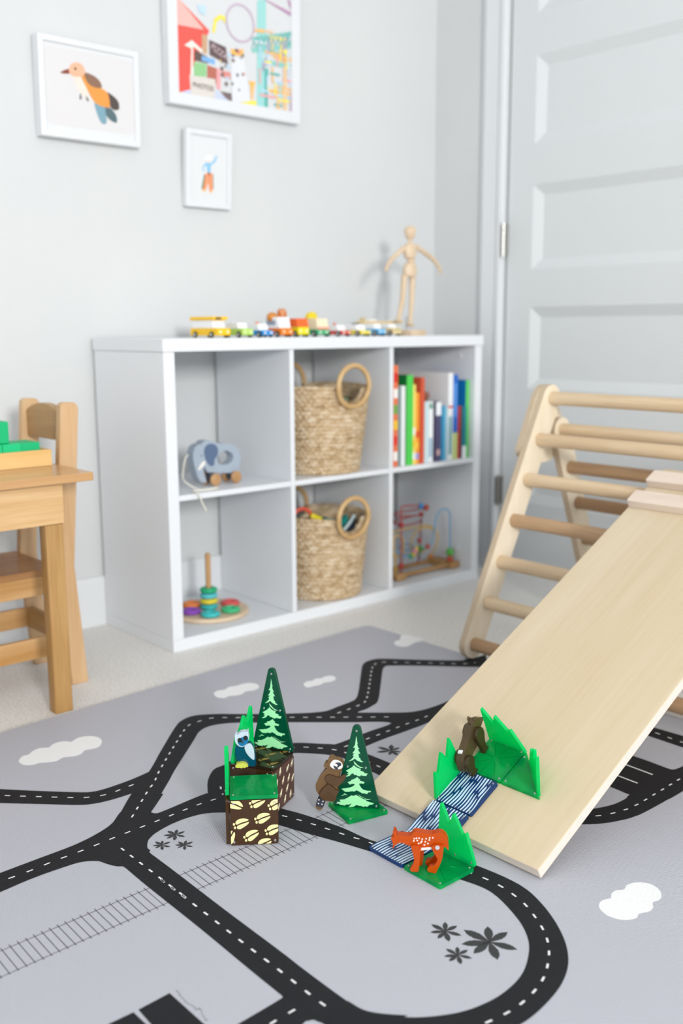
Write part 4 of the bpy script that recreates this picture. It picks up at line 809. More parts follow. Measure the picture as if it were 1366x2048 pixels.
mov = lambda pts, dx, dz: [(x+dx, z+dz) for x, z in pts]
foot_fix = -min(z for x, z in d4(DEER['fleg']))
rfix = -min(z for x, z in d4(DEER['rleg']))
ho = slab(sp('body'), 0.0125); ho.build('body', a_or, t, bevel=0.003, seg=3)
for off in (0.0085, -0.0085):
    fp = mov(sp('fleg'), 0 if off > 0 else 0.004, max(foot_fix, 0)); rp = mov(sp('rleg'), 0 if off > 0 else -0.004, 0)
    rz0 = min(z for x, z in rp); rp = [(x, max(z, 0.0002) if z < 0.003 else z) for x, z in rp]
    slab([(x, max(z, 0.0002)) for x, z in fp], 0.0065, off).build('front_leg', a_or if off > 0 else a_or2, t, bevel=0.002, seg=2)
    slab(rp, 0.0065, off).build('hind_leg', a_or if off > 0 else a_or2, t, bevel=0.002, seg=2)
slab(d4(DEER['belly']), 0.013, 0.0).build('belly_stripe', m_wh, t, smooth=False)
hp = d4(DEER['hip'])[0]
slab(circ(hp[0], hp[1], 0.0030, 16), 0.001, 0.0122).build('hip_pin', m_gre, t)
sp_m = MB()
for x, z in d4(DEER['dots']): sp_m.prism(circ(x, z, 0.0011, 10), 0.0060, 0.0066, 0, frame((0, 0, 0), (1, 0, 0), (0, 0, 1), (0, -1, 0)))
sp_m.build('coat_spots', m_wh, t)
for off in (0.004, -0.004): slab(d4(DEER['ears']), 0.003, off).build('ear', a_or, t, bevel=0.001)

# raccoon climbing the pine tree
a_br = clear_plastic('raccoon_brown', '9a7a56', 'c0a484', 0.46, 0.08, 0.2)
a_br2 = clear_plastic('raccoon_brown_deep', '765a40', 'a48a6c', 0.40, 0.08, 0.15)
TAo = Vector((-.2512, -.8679, MT+0.0003+TH+0.0002)); TBo = Vector((-.2072, -.9233, TAo.z))
t = thing('toy_raccoon', 'see-through brown raccoon figure clinging to the left edge of the pine tree', 'toy animal', M=animal_frame(TAo, TBo-TAo), group='see-through toy animals')
R = RACC
slab(sp('body', R), 0.0155, 0.0095).build('body', a_br, t, bevel=0.004, seg=3)
slab(sp('head', R), 0.013, 0.0118).build('head', a_br, t, bevel=0.002, seg=2)
slab(sp('face', R), 0.0012, 0.0187).build('face_mask', m_wh, t, bevel=0.0004)
m_slate = mat('toy_slate', '3a3f4c', 0.4, 0.4)
slab(sp('m1', R), 0.0008, 0.0196).build('eye_patch', m_slate, t); slab(sp('m2', R), 0.0008, 0.0196).build('eye_patch', m_slate, t)
nz = d4(R['nose'])[0]; slab(circ(nz[0]-0.003, nz[1], 0.0013, 12), 0.001, 0.0203).build('eye', m_blk, t)
slab(sp('arm', R), 0.006, 0.0195).build('arm', a_br2, t, bevel=0.002, seg=2)
slab(sp('leg', R), 0.006, 0.0205).build('leg', a_br2, t, bevel=0.002, seg=2)
for jx, jz, jr in ((0.0, 0, 0),):
    for key in ('arm', 'leg'):
        q = d4(R[key]); jc = (sum(a for a, b in q)/len(q)-0.002, sum(b for a, b in q)/len(q))
        slab(circ(jc[0], jc[1], 0.0026, 16), 0.0007, 0.0228 if key == 'arm' else 0.0238).build('joint_pin', a_br2, t)
slab(sp('tail', R), 0.006, 0.010).build('tail', a_br, t, bevel=0.0015)
slab(sp('taildark', R), 0.0062, 0.0105).build('tail_band', m_slate, t, bevel=0.0008)
tb = MB()
for x, z in d4(R['taildots']): tb.prism(circ(x, z, 0.0011, 8), 0.0136, 0.0142, 0, frame((0, 0, 0), (1, 0, 0), (0, 0, 1), (0, -1, 0)))
tb.build('tail_spots', m_wh, t)

# owl on the roof
a_tl = clear_plastic('owl_teal', '0c5f7c', '2d8fae', 0.30, 0.08, 0.2)
m_og = mat('owl_grey', 'bccbd9', 0.45, 0.4)
m_oface = clear_plastic('owl_blue', '2a86bd', '5ab4e0', 0.2, 0.08, 0.2)
m_feet = mat('owl_feet', 'cfd35a', 0.45, 0.4)
O = OWL
t = thing('toy_owl', 'blue and grey owl figure standing on the printed tile roof', 'toy animal', M=animal_frame((O['o'][0], O['o'][1], ZTOP+TH+0.0004), (.75, -.66, 0)), group='see-through toy animals')
fz = -min(z for x, z in d4(O['feet']))
sh_ = lambda k, n=3: [(x, z+fz*0.35) for x, z in sp(k, O, n)]
bb = sh_('body'); bz = min(z for x, z in bb)
bb = [(x, z if z > bz+0.0015 else 0.0002) for x, z in bb]
slab(bb, 0.015, -0.002).build('body', a_tl, t, bevel=0.004, seg=3)
slab(sh_('head'), 0.011, 0.0005).build('head', m_og, t, bevel=0.0015, seg=2)
slab(sh_('face'), 0.0012, 0.0062).build('face', m_oface, t, bevel=0.0004)
for x, z in d4(O['eyes']):
    slab(circ(x, z+fz*.35, 0.0033, 16, 0.0038), 0.0007, 0.0069).build('eye', m_blk, t)
slab(sh_('beak', 2), 0.0012, 0.0072).build('beak', m_slate, t)
slab(sh_('wing'), 0.0022, 0.0066).build('wing', m_og, t, bevel=0.0008)
ft = [(x, max(z+fz, 0.0002)) for x, z in sp('feet', O, 2)]
ft = [(x, 0.0002+0.75*z) for x, z in ft]
slab(ft, 0.012, 0.0075).build('feet', m_feet, t, bevel=0.0012)

# bear walking up the ramp
a_bk = clear_plastic('bear_smoke_brown', '6a5a40', 'a8967c', 0.46, 0.08, 0.15)
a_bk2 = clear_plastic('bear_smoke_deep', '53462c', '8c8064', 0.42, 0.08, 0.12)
ba = math.radians(-16)
Mb = MR @ Matrix.Translation((0.0905, 0.1425, TH+0.0006)) @ Matrix.Rotation(ba, 4, 'Z')
t = thing('toy_bear', 'see-through dark brown bear figure on the ramp at the top of the river', 'toy animal', M=Mb, group='see-through toy animals')
bp = [(-.004, .014), (-.006, .024), (-.003, .034), (.004, .041), (.016, .044), (.030, .047), (.042, .053), (.052, .056), (.060, .054), (.066, .057), (.071, .055), (.076, .050), (.084, .044), (.088, .040), (.086, .036), (.076, .034), (.066, .032), (.056, .024), (.040, .020), (.024, .020), (.012, .016)]
slab(spline(bp, 3, True), 0.0125, 0.0).build('body', a_bk, t, bevel=0.004, seg=3)
hl = [(-.004, .030), (.004, .036), (.014, .034), (.019, .024), (.014, .014), (.013, .006), (.017, .002), (.016, .0003), (.002, .0003), (.000, .006), (-.004, .018)]
flg = [(.044, .044), (.056, .048), (.066, .042), (.068, .030), (.062, .018), (.061, .006), (.065, .002), (.064, .0003), (.050, .0003), (.049, .008), (.046, .022), (.043, .034)]
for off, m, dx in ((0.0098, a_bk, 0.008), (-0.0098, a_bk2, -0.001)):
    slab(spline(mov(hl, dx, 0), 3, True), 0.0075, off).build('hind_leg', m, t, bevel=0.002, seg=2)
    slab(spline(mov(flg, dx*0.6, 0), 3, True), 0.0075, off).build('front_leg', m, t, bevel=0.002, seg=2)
MB().box((0.006, -0.0045, 0.0405), (0.012, 0.0025, 0.0445)).build('magnet', mat('magnet_white', 'dcdcdc', 0.3, 0.5), t, bevel=0.0006, smooth=False)
for s in (1, -1): MB().ball((.066, s*0.0055, .0575), (.0035, .002, .0035), 12).build('ear', a_bk, t)

# ------------------------------------------------------------------ woven baskets
def straw(name, c1, c2, c3):
    m = mat(name, c1, 0.8, 0.2); N, L, b = nodes(m)
    tc = N.new('ShaderNodeTexCoord'); mp = N.new('ShaderNodeMapping'); mp.inputs['Scale'].default_value = (1, 1, 2.6)
    n1 = N.new('ShaderNodeTexNoise'); n1.inputs['Scale'].default_value = 46; n1.inputs['Detail'].default_value = 5; n1.inputs['Distortion'].default_value = 0.7
    cr = N.new('ShaderNodeValToRGB'); e = cr.color_ramp.elements; e[0].position = 0.30; e[0].color = lin(c2); e[1].position = 0.72; e[1].color = lin(c3)
    k = cr.color_ramp.elements.new(0.5); k.color = lin(c1)
    L.new(tc.outputs['Object'], mp.inputs[0]); L.new(mp.outputs[0], n1.inputs['Vector']); L.new(n1.outputs['Fac'], cr.inputs[0]); L.new(cr.outputs[0], b.inputs['Base Color'])
    bp = N.new('ShaderNodeBump'); bp.inputs['Strength'].default_value = 0.7; bp.inputs['Distance'].default_value = 0.004
    L.new(n1.outputs['Fac'], bp.inputs['Height']); L.new(bp.outputs[0], b.inputs['Normal'])
    return m
m_straw = straw('seagrass', 'cdb491', 'a0845f', 'e6d9c2')
m_cane = wood('rattan_ring', 'd0b081', 'bd9762', 'x', 30, 0.55)
def basket(label, cx, cy, z0, h, rt, rb, rows, group='woven baskets'):
    t = thing('woven_basket', label, 'basket', (cx, cy, z0), group=group)
    n = 200; rnd = random.Random(label); m = MB(); prof = []; per = 6
    q = rows*per
    for i in range(q+1):
        s = i/q; r = rb+(rt-rb)*(s**0.9); bul = 0.0040*abs(math.sin(PI*i/per))**0.7
        prof.append((r+bul-0.004, 0.0006+h*s))
    for i in range(13):
        s = 1-i/12; prof.append((rb+(rt-rb)*(s**0.9)-0.010-(0.0015 if i else -0.002), 0.006+(h-0.006)*s))
    prof.append((0.001, 0.006))
    vs = []
    for i, (r, z) in enumerate(prof):
        for k in range(n):
            th = 2*PI*k/n
            j = 0.0022*math.sin(k*PI*2/4+(i//per)*PI)*(1 if i <= q else 0) + (rnd.random()-.5)*0.0018*(1 if i <= q else 0.4)
            wob = 0.0018*math.sin(2*th+1)+0.0012*math.sin(3*th+z*20)
            zz = z+(rnd.random()-.5)*0.0016*(1 if 2 < i <= q else 0)+(0.003*math.sin(2*th+0.7) if i >= q else 0.003*math.sin(2*th+.7)*(i/q if i <= q else 1))
            rr = r+(j+wob if r > 0.01 else 0)
            dx = rt*math.cos(th)
            if abs(dx) < 0.0425: zz = min(zz, h+0.002-math.sqrt(0.0425**2-dx*dx)*0.95)   # the weave dips inside the ring handle
            vs.append((rr*math.cos(th), rr*math.sin(th), max(zz, 0.0006)))
    fs = []
    for i in range(len(prof)-1):
        for k in range(n):
            l = (k+1) % n; fs.append((i*n+k, i*n+l, (i+1)*n+l, (i+1)*n+k))
    fs.append(tuple(reversed(range(n)))); m.add(vs, fs)
    m.build('woven_body', m_straw, t, angle=80, merge=False)
    for s in (-1, 1):
        c = (0, s*(rt+0.0035), h+0.002); b = MB(); R_c = 0.0535
        b.tube([(R_c*math.cos(2*PI*k/40), c[1]+0.010*s*(1-0*k)*max(0, -math.sin(2*PI*k/40))*-0.6, c[2]+R_c*math.sin(2*PI*k/40)) for k in range(40)], 0.0068, 12, closed=True)
        b.build('ring_handle', m_cane, t)
    return t
basket('woven straw basket with ring handles on the upper shelf beside the books', 0.552, 0.105, ZM, 0.232, 0.132, 0.106, 22)
basket('woven straw basket with ring handles on the bottom shelf', 0.560, 0.112, ZB, 0.226, 0.128, 0.108, 21)
# toys showing inside the baskets
o = MB().ball((0.585, 0.065, 0.548), (0.035, 0.03, 0.028), 18).build('toy_ball', mat('toy_mint', '69c3a0', 0.5), None); tag(o, 'mint green toy inside the upper straw basket', 'toy')
o = MB().tube([(0.475+0.026*math.cos(2*PI*k/24), 0.095-0.008*math.cos(2*PI*k/24), 0.252+0.026*math.sin(2*PI*k/24)) for k in range(24)], 0.0052, 10, closed=True).build('toy_ring', mat('toy_coral', 'e0553f', 0.4), None); tag(o, 'coral red toy ring sticking out of the lower basket', 'toy')
o = MB().prism(rrect(-0.02, -0.007, 0.02, 0.007, 0.006), -0.006, 0.006, 0, Matrix.Translation((0.510, 0.078, 0.252)) @ Matrix.Rotation(0.4, 4, 'Y')).build('toy_rattle', mat('toy_yellow', 'e8d51e', 0.4), None, bevel=0.002); tag(o, 'yellow toy beside the red ring in the lower basket', 'toy')
def cloth(label, pts, m, name='cloth'):
    b = MB(); n = 14; vs = []; fs = []
    for i in range(n+1):
        for k in range(n+1):
            u, v = i/n, k/n
            p = [(1-u)*(1-v)*pts[0][j]+u*(1-v)*pts[1][j]+u*v*pts[2][j]+(1-u)*v*pts[3][j] for j in range(3)]
            p[2] += 0.006*math.sin(u*7+v*3)+0.004*math.sin(v*11); vs.append(p)
    fs = [(i*(n+1)+k, (i+1)*(n+1)+k, (i+1)*(n+1)+k+1, i*(n+1)+k+1) for i in range(n) for k in range(n)]
    o = b.add(vs, fs).build(name, m, None); sd = o.modifiers.new('thick', 'SOLIDIFY'); sd.thickness = 0.003; sd.offset = 0
    return tag(o, label, 'fabric')
cloth('teal fabric folded inside the lower basket', [(0.53, 0.14, 0.238), (0.64, 0.10, 0.236), (0.62, 0.05, 0.190), (0.51, 0.07, 0.192)], noise_mat('fabric_teal', '0c8c82', '18706e', 40, rough=0.9))
cloth('charcoal fabric with a pale hem at the front of the lower basket', [(0.565, 0.045, 0.192), (0.640, 0.068, 0.236), (0.628, 0.044, 0.190), (0.57, 0.030, 0.165)], mat('fabric_charcoal', '3f4a58', 0.9))
o = MB().tube([(0.566, 0.043, 0.199), (0.590, 0.050, 0.214), (0.618, 0.060, 0.227), (0.640, 0.067, 0.243)], 0.0042, 8).build('trim_cord', mat('fabric_pale', 'cfe3e6', 0.9), None); tag(o, 'pale hem cord lying between teal and charcoal fabric in the basket', 'fabric')

# ------------------------------------------------------------------ pull-along elephant
m_el = mat('elephant_grey', 'a3afbd', 0.5, 0.35); m_ear = mat('elephant_ear_blue', '5c6f8c', 0.55, 0.3); m_eld = mat('elephant_slate', '4d545e', 0.5, 0.3)
m_whl = wood('beech_wheel', 'c39a6e', 'ac8258', 'y', 30, 0.4)
E_ = ELE
t = thing('pull_along_elephant', 'grey wooden elephant on wheels in the upper left cube of the shelf', 'toy elephant', M=animal_frame((0.1812, 0.0779, ZM), (.0636, .0042, 0)))
slab(sp('body', E_), 0.026, -0.016, [spline(d4(E_['hole']), 3, True)]).build('body', m_el, t, bevel=0.003, seg=3)
slab(sp('ear', E_), 0.0012, -0.0026).build('ear', m_ear, t); slab(sp('tusk', E_), 0.0014, -0.0024).build('tusk', m_wh, t)
ex = d4(E_['eye'])[0]; slab(circ(ex[0], ex[1], 0.0018, 12), 0.001, -0.0026).build('eye', m_blk, t)
for wx in (-0.0005, 0.0650):
    wz = 0.0155
    MB().cyl((wx, -0.006, wz), (wx, 0.038, wz), 0.004, n=12).build('axle', m_whl, t)
    MB().box((wx-0.007, 0.006, wz-0.007), (wx+0.007, 0.026, wz+0.022)).build('leg', m_eld, t, bevel=0.002, smooth=False)
    for yy in (-0.006, 0.032):
        MB().lathe([(0.0, -0.0055), (0.012, -0.0055), (0.0152, -0.003), (0.0153, 0.003), (0.012, 0.0055), (0.0, 0.0055)], 28, 0, Matrix.Translation((wx, yy, wz)) @ Matrix.Rotation(PI/2, 4, 'X')).build('wheel', m_whl, t)
nx = d4(E_['notch'])[0]
cord = [(nx[0], 0.014, nx[1]), (nx[0]-0.012, 0.012, nx[1]-0.012), (nx[0]-0.026, 0.004, nx[1]-0.05), (nx[0]-0.028, -0.01, 0.02), (-0.075, -0.03, 0.0025), (-0.055, -0.045, 0.0025), (-0.02, -0.040, 0.0025), (-0.05, -0.055, 0.0025), (-0.098, -0.045, 0.0025), (-0.108, -0.060, 0.0025), (-0.112, -0.0745, 0.0032), (-0.110, -0.0830, -0.001), (-0.107, -0.0835, -0.010), (-0.100, -0.0835, -0.025), (-0.091, -0.0835, -0.041)]
MB().tube(spline(cord, 6), 0.0017, 8).build('pull_cord', mat('cotton_cord', 'e6e2d6', 0.9), t)

# ------------------------------------------------------------------ ring stacker
w_pl = wood('stacker_plate_wood', 'e3cdb2', 'd6bd9d', 'x', 20, 0.5); w_peg = wood('stacker_peg_wood', 'c79b68', 'b08552', 'z', 30, 0.5)
sx, sy = 0.200, 0.145
t = thing('ring_stacker', 'round wooden base with a tall peg in the lower left cube of the shelf', 'stacking toy', (sx, sy, ZB))
MB().lathe([(0, 0.0004), (0.100, 0.0004), (0.103, 0.0025), (0.103, 0.0085), (0.1005, 0.011), (0, 0.011)], 64).build('base', w_pl, t)
MB().lathe([(0, 0.0108), (0.0070, 0.0108), (0.0070, 0.155), (0.0055, 0.159), (0, 0.160)], 24).build('peg', w_peg, t)
def ring(label, x, y, z, c, R=0.0165, r=0.0085, k=0.72):
    o = MB().lathe([(R+r*math.cos(2*PI*i/14), r*k*math.sin(2*PI*i/14)) for i in range(14)], 36, 0, None, True).build('wooden_ring', mat('ring_'+c, c, 0.45, 0.4), None)
    o.location = (x, y, z); return tag(o, label, 'ring', 'coloured wooden rings of the stacker')
zp = ZB+0.0112+0.0085*0.72
for l, x, y, c in (('orange ring lying on the round base behind the purple one', .178, .194, 'ee8a45'), ('purple ring lying on the round base at its left edge', .141, .138, '8b46b8'), ('turquoise ring lying on the round base in front of the stack', .163, .084, '3bbfc0'),
                   ('green ring lying flat on the round base at the right', .226, .085, '3dba80'), ('red ring lying on the round base right of the stack', .263, .139, 'd95558')):
    ring(l, x, y, zp, c)
for i, (l, c) in enumerate((('teal ring at the bottom of the stack on the peg', '35b3b8'), ('yellow ring low on the peg', 'e8d33a'), ('light blue ring on the peg under the green one', '5cc6d2'), ('green ring topmost on the peg', '27b07a'))):
    ring(l, sx, sy, ZB+0.0112+0.0072+i*0.0145, c, 0.0128, 0.0108, 0.66)

# ------------------------------------------------------------------ bead maze
t = thing('bead_maze', 'wooden bead maze with red, blue and yellow wires in the lower right cube', 'bead maze', (0.93, 0.10, ZB))
w_mz = wood('maze_base_wood', 'c39a68', 'a87f50', 'x', 24, 0.5)
zb = ZB+0.0004
for x in (0.790, 1.020): MB().box((x, 0.045, zb), (x+0.040, 0.150, zb+0.020)).build('end_block', w_mz, t, bevel=0.004, smooth=False, world=True)
for y in (0.054, 0.128): MB().box((0.8303, y, zb+0.006), (1.0197, y+0.014, zb+0.016)).build('slat', w_mz, t, bevel=0.001, smooth=False, world=True)
m_wr = mat('wire_red', '9c3f40', 0.4, 0.5); m_wb = mat('wire_blue', '5c9cc4', 0.4, 0.5); m_wy = mat('wire_yellow', 'd0aa4a', 0.4, 0.5)
def wire(m, pts, r=0.0024): MB().tube(spline(pts, 7), r, 8).build('wire', m, t, world=True)
wire(m_wr, [(.820, .06, zb+.019), (.819, .06, .10), (.818, .06, .20), (.817, .06, .236), (.820, .06, .2455), (.835, .06, .247), (.880, .058, .243), (.915, .062, .236), (.938, .075, .228), (.935, .095, .222), (.90, .10, .221), (.83, .095, .222),
           (.818, .082, .218), (.83, .068, .216), (.90, .068, .210), (.935, .085, .205), (.93, .11, .20), (.88, .115, .196), (.83, .10, .196), (.822, .085, .191), (.84, .072, .187), (.90, .078, .186), (.945, .10, .188), (.958, .115, .175), (.958, .118, .13), (.958, .12, .08), (.958, .13, zb+.012)])
wire(m_wb, [(1.032, .062, zb+.019), (1.031, .062, .10), (1.030, .062, .18), (1.027, .063, .205), (1.010, .066, .217), (.988, .070, .209), (.978, .073, .185), (.976, .077, .15), (.975, .085, .115), (.96, .095, .100), (.925, .105, .098), (.885, .115, .102), (.87, .12, .112), (.89, .125, .115), (.92, .115, .108), (.90, .085, .094), (.87, .065, .090), (.83, .062, .098), (.81, .075, .115), (.803, .10, .11), (.803, .125, zb+.019)])
wire(m_wy, [(.803, .066, zb+.019), (.802, .070, .10), (.803, .078, .145), (.825, .082, .158), (.848, .085, .145), (.856, .088, .115), (.845, .092, .09), (.815, .095, .10), (.806, .10, .14), (.83, .10, .165), (.89, .10, .168), (.93, .098, .168), (.975, .098, .165), (1.0, .10, .14), (.993, .105, .105), (.955, .11, .085), (.915, .108, .095), (.905, .105, .125), (.925, .10, .155), (.965, .095, .16), (1.005, .092, .14), (1.012, .10, .10), (1.008, .115, .07), (1.003, .134, zb+.015)])
for x, y, z, r, c in [(.8985, .0595, .2395, .0090, '1f7fc0'), (.930, .068, .2305, .0095, 'b54a2e'), (.938, .078, .2265, .0095, 'eaa9b4'), (.930, .088, .206, .0085, 'b9432c'), (.833, .076, .1885, .0090, 'a8322a'), (.8195, .0605, .0700, .0095, 'a93930'),
                      (1.0315, .062, .0800, .0130, '55aa42'), (1.032, .062, .0585, .0095, 'c4492c'), (.862, .0645, .0915, .0080, '2f9d5c'), (.880, .071, .0925, .0075, 'e3c019'), (.906, .090, .095, .0100, 'e59aa8'), (.925, .103, .098, .0085, 'ecc82a'), (.942, .101, .098, .0090, '2f8a44'), (.940, .109, .086, .0090, '4b8d34'), (.965, .093, .1015, .0080, 'b3452e'), (1.006, .120, .060, .0085, 'c77a34'), (.955, .1185, .118, .0080, 'b23f2c')]:
    MB().ball((x, y, z), r, 14).build('bead', mat('bead_'+c, c, 0.35, 0.5), t, world=True)

# ------------------------------------------------------------------ books
BK = [('e5764a', 'narrow orange and white patterned book at the left end of the row', .20, 'patch'), ('7d8f90', 'grey green book second from the left end of the row', .16, None), ('eceef0', 'short white book left of the bright green one', .17, None), ('4ecb52', 'tall bright green book with a dark green cover', .22, 'cover'),
      ('f0dc70', 'slim pale yellow book right of the bright green one', .19, 'patch'), ('f0a63a', 'slim orange yellow book with a lilac top', .18, 'patch'), ('d2593a', 'tall rust red book left of the white pair', .22, None), ('c9dde2', 'pale blue book, left one of the pale pair under the round knob', .16, None),
      ('eef1f2', 'white book, right one of the pale pair under the round knob', .16, 'band'), ('4d4a6a', 'dark purple book with a white top', .17, 'top'), ('1f86b8', 'blue book right of the dark purple one', .16, None), ('74bcd4', 'light blue book beside the blue one', .15, None),
      ('eceef0', 'tall white book with a red band near the middle', .25, 'redband'), ('2466c4', 'tall blue book with a pale green label at the bottom', .24, 'label'), ('b83a34', 'red book between the blue and teal ones', .16, None), ('1d7a8c', 'teal book with a white bottom beside the red one', .16, 'white'), ('62cf62', 'tall light green book with a blue cover at the right end', .24, 'bluecover')]
m_page = mat('book_pages', 'f0ece2', 0.9, 0.2)
for i, ((xa, xb, zt), (c, l, dep, ex)) in enumerate(zip(BOOKS, BK)):
    if i == len(BOOKS)-1: xb = min(xb, SX[6]-0.004)
    nxt = BOOKS[i+1][0] if i+1 < len(BOOKS) else 9
    if xb > nxt-0.0006: xb = nxt-0.0006
    xa = max(xa, SX[5]+0.0008)
    t = thing('book', l, 'book', ((xa+xb)/2, 0.015, ZM), group='picture books in a row on the shelf')
    z0 = ZM+0.0004; yf = 0.014+0.003*((i*7) % 3); w = 0.0022; b = MB(); mc = mat('book_'+c, c, 0.45, 0.4); mats = [mc]
    cover = {'cover': '0f7a3c', 'bluecover': '1279bd'}.get(ex)
    if cover: mats.append(mat('book_'+cover, cover, 0.45, 0.4))
    mi = 1 if cover else 0
    b.box((xa, yf, z0), (xb, yf+w, zt)); b.box((xa, yf+w, z0), (xa+w*.7, yf+dep, zt), mi); b.box((xb-w*.7, yf+w, z0), (xb, yf+dep, zt), mi)
    def patch(za, zb_, col, m=0.0):
        mats.append(mat('book_print_'+col, col, 0.5, 0.3)); b.box((xa+m, yf-0.0004, za), (xb-m, yf+0.0004, zb_), len(mats)-1)
    H = zt-z0
    if ex == 'patch':
        cs = [['f4f1ec', 'e03a2e', 'f2c32e', '6aa84f', 'f4f1ec', 'd8322b'], [], [], [], ['f7f3ea', 'ecc23a', 'f7f3ea'], ['a9a4dc', 'f4c64a', 'e0582f']][i] if i < 6 else []
        for k, cc in enumerate(cs): patch(z0+H*(0.06+k*0.155), z0+H*(0.06+k*0.155+0.09), cc, 0.001)
    if ex == 'band': patch(z0+H*.08, z0+H*.4, '9fb9cf', 0.003); patch(z0+H*.88, z0+H*.97, '5f9a80', 0.0035)
    if ex == 'top': patch(zt-H*.23, zt-0.001, 'eceff2'); patch(z0+H*.1, z0+H*.2, 'c9a3a0', 0.004)
    if ex == 'redband': patch(z0+H*.60, z0+H*.625, 'd23c34'); patch(z0+H*.06, z0+H*.5, '6aa6ae', 0.004)
    if ex == 'label': patch(z0, z0+H*.315, 'c5d289'); patch(z0+H*.5, z0+H*.9, '5a95dc', 0.0045)
    if ex == 'white': patch(z0, z0+H*.235, 'eef1f3')
    b.build('cover', mats, t, smooth=False, world=True, merge=False)
    if xb-xa > 2*w*.7+0.0012: MB().box((xa+w*.7+0.0002, yf+w+0.0002, z0+0.002), (xb-w*.7-0.0002, yf+dep-0.003, zt-0.002)).build('pages', m_page, t, smooth=False, world=True)
kx = (BOOKS[7][0]+BOOKS[8][1])/2; kz = max(BOOKS[7][2], BOOKS[8][2])
kn = MB(); kn.lathe([(0, 0), (0.0055, 0), (0.0048, 0.004), (0.0040, 0.008)], 16, 0, Matrix.Translation((kx, 0.03, kz+0.0003))); kn.ball((kx, 0.03, kz+0.0165), (0.0105, 0.0095, 0.0105), 18)
tag(kn.build('wooden_figure', mat('figure_brown', '8a5a4c', 0.5, 0.4), None), 'small round brown toy standing on the pale books', 'toy')

# ------------------------------------------------------------------ toy vehicles on top of the shelf
m_tyre = mat('toy_tyre', '26262a', 0.6, 0.3); m_hub = mat('toy_hub', 'dfe0e2', 0.4, 0.4); m_tw = mat('toy_body_white', 'f2f3f4', 0.4, 0.4)
def vehicle(name, label, x0, x1, L, zbody, low, cab=None, cabm=None, yf=0.05, cabf=0.25, wr=0.0075, cabx=0.002):
    t = thing(name, label, 'toy vehicle', ((x0+x1)/2, yf, ZT), group='wooden toy vehicles on the shelf')
    zb = ZT+0.0055
    MB().prism(rrect(yf, zb, yf+L, zbody, 0.003, 3), x0+0.003, x1-0.003, 0, frame((0, 0, 0), (0, 1, 0), (0, 0, 1), (1, 0, 0))).build('body', low, t, bevel=0.001, world=True)
    if cab:
        ya, yb = yf+L*cabf, yf+L*0.97
        pr = [(ya, zbody+0.0002), (yb, zbody+0.0002), (yb-0.002, cab), (ya+0.006, cab)]
        MB().prism(pr, x0+0.003+cabx, x1-0.003-cabx, 0, frame((0, 0, 0), (0, 1, 0), (0, 0, 1), (1, 0, 0))).build('cabin', cabm or m_tw, t, bevel=0.0015, world=True)
    for yy in (yf+L*0.2, yf+L*0.8):
        for xx, s in ((x0+0.0015, -1), (x1-0.0015, 1)):
            o = MB().cyl((xx-0.0015, yy, ZT+wr+0.0003), (xx+0.0015, yy, ZT+wr+0.0003), wr, n=18).build('wheel', m_tyre, t, world=True)
            MB().cyl((xx+s*0.0015, yy, ZT+wr+0.0003), (xx+s*0.0021, yy, ZT+wr+0.0003), wr*0.45, n=12).build('hub', m_hub, o, world=True)
    for xx in (x0+(x1-x0)*.26, x0+(x1-x0)*.74):
        MB().cyl((xx, yf-0.0008, (zb+zbody)/2), (xx, yf+0.001, (zb+zbody)/2), 0.0030, n=12).build('headlight', mat('toy_lamp', 'f4ead2', 0.3), t, world=True)
    return t
tm = lambda n, c: mat('toy_'+n, c, 0.4, 0.4)
yel = tm('bus_yellow', 'f7c51a')
t = vehicle('toy_bus', 'long yellow toy bus with a white cabin, leftmost on the shelf top', .1807, .2245, .118, .7587, yel, .7781, None, cabf=.16)
MB().prism(rrect(.0635, .7783, .1675, .7866, .002, 2), .182, .2235, 0, frame((0, 0, 0), (0, 1, 0), (0, 0, 1), (1, 0, 0))).build('roof', yel, t, bevel=0.001, world=True)
MB().box((.188, .0628, .7800), (.204, .0640, .7845)).build('sign_board', m_tyre, t, smooth=False, world=True)
vehicle('toy_car', 'lime green toy car with a white cabin next to the bus', .2549, .2929, .075, .7574, tm('lime', 'b7dd6a'), .7715)
t = vehicle('toy_car', 'blue toy car with a white cabin and orange roof light', .3163, .3557, .068, .7528, tm('blue', '1a92de'), .7693)
MB().ball((.333, .092, .7712), (.005, .005, .0032), 12).build('roof_light', tm('orange_lamp', 'ea8a4a'), t, world=True)
vn = t = vehicle('toy_van', 'orange and white toy van with a brown bun on its roof', .375, .4187, .082, .7581, tm('orange', 'f2811f'), .786, None, cabf=.1, cabx=0.0005)
MB().ball((.385, .096, .7862), (.016, .012, .0125), 16).build('roof_bun', tm('bun_brown', 'c98136'), t, world=True)
MB().box((.3783, .075, .766), (.3787, .112, .778)).build('side_lettering', tm('van_grey', '8d9bb0'), t, smooth=False, world=True)
t = vehicle('toy_truck', 'red and yellow toy truck with a brown pretzel on its roof', .4301, .4715, .060, .7611, tm('truck_yellow', 'eadc1f'), .7827, tm('truck_red', 'ee6a2e'), cabf=.0, cabx=0.0)
pz_ = MB(); pz_.prism(rrect(.4205, .7790, .4455, .8080, .010, 5), .113, .121, 0, frame((0, 0, 0), (1, 0, 0), (0, 0, 1), (0, 1, 0)))
pz_.build('roof_pretzel', tm('pretzel_brown', 'c56f2a'), t, bevel=0.002, world=True)
for x, z in ((.428, .801), (.437, .801), (.4325, .793)): MB().cyl((x, .1122, z), (x, .1131, z), .003, n=12).build('salt_spot', tm('salt', 'ecc9a2'), t, world=True)
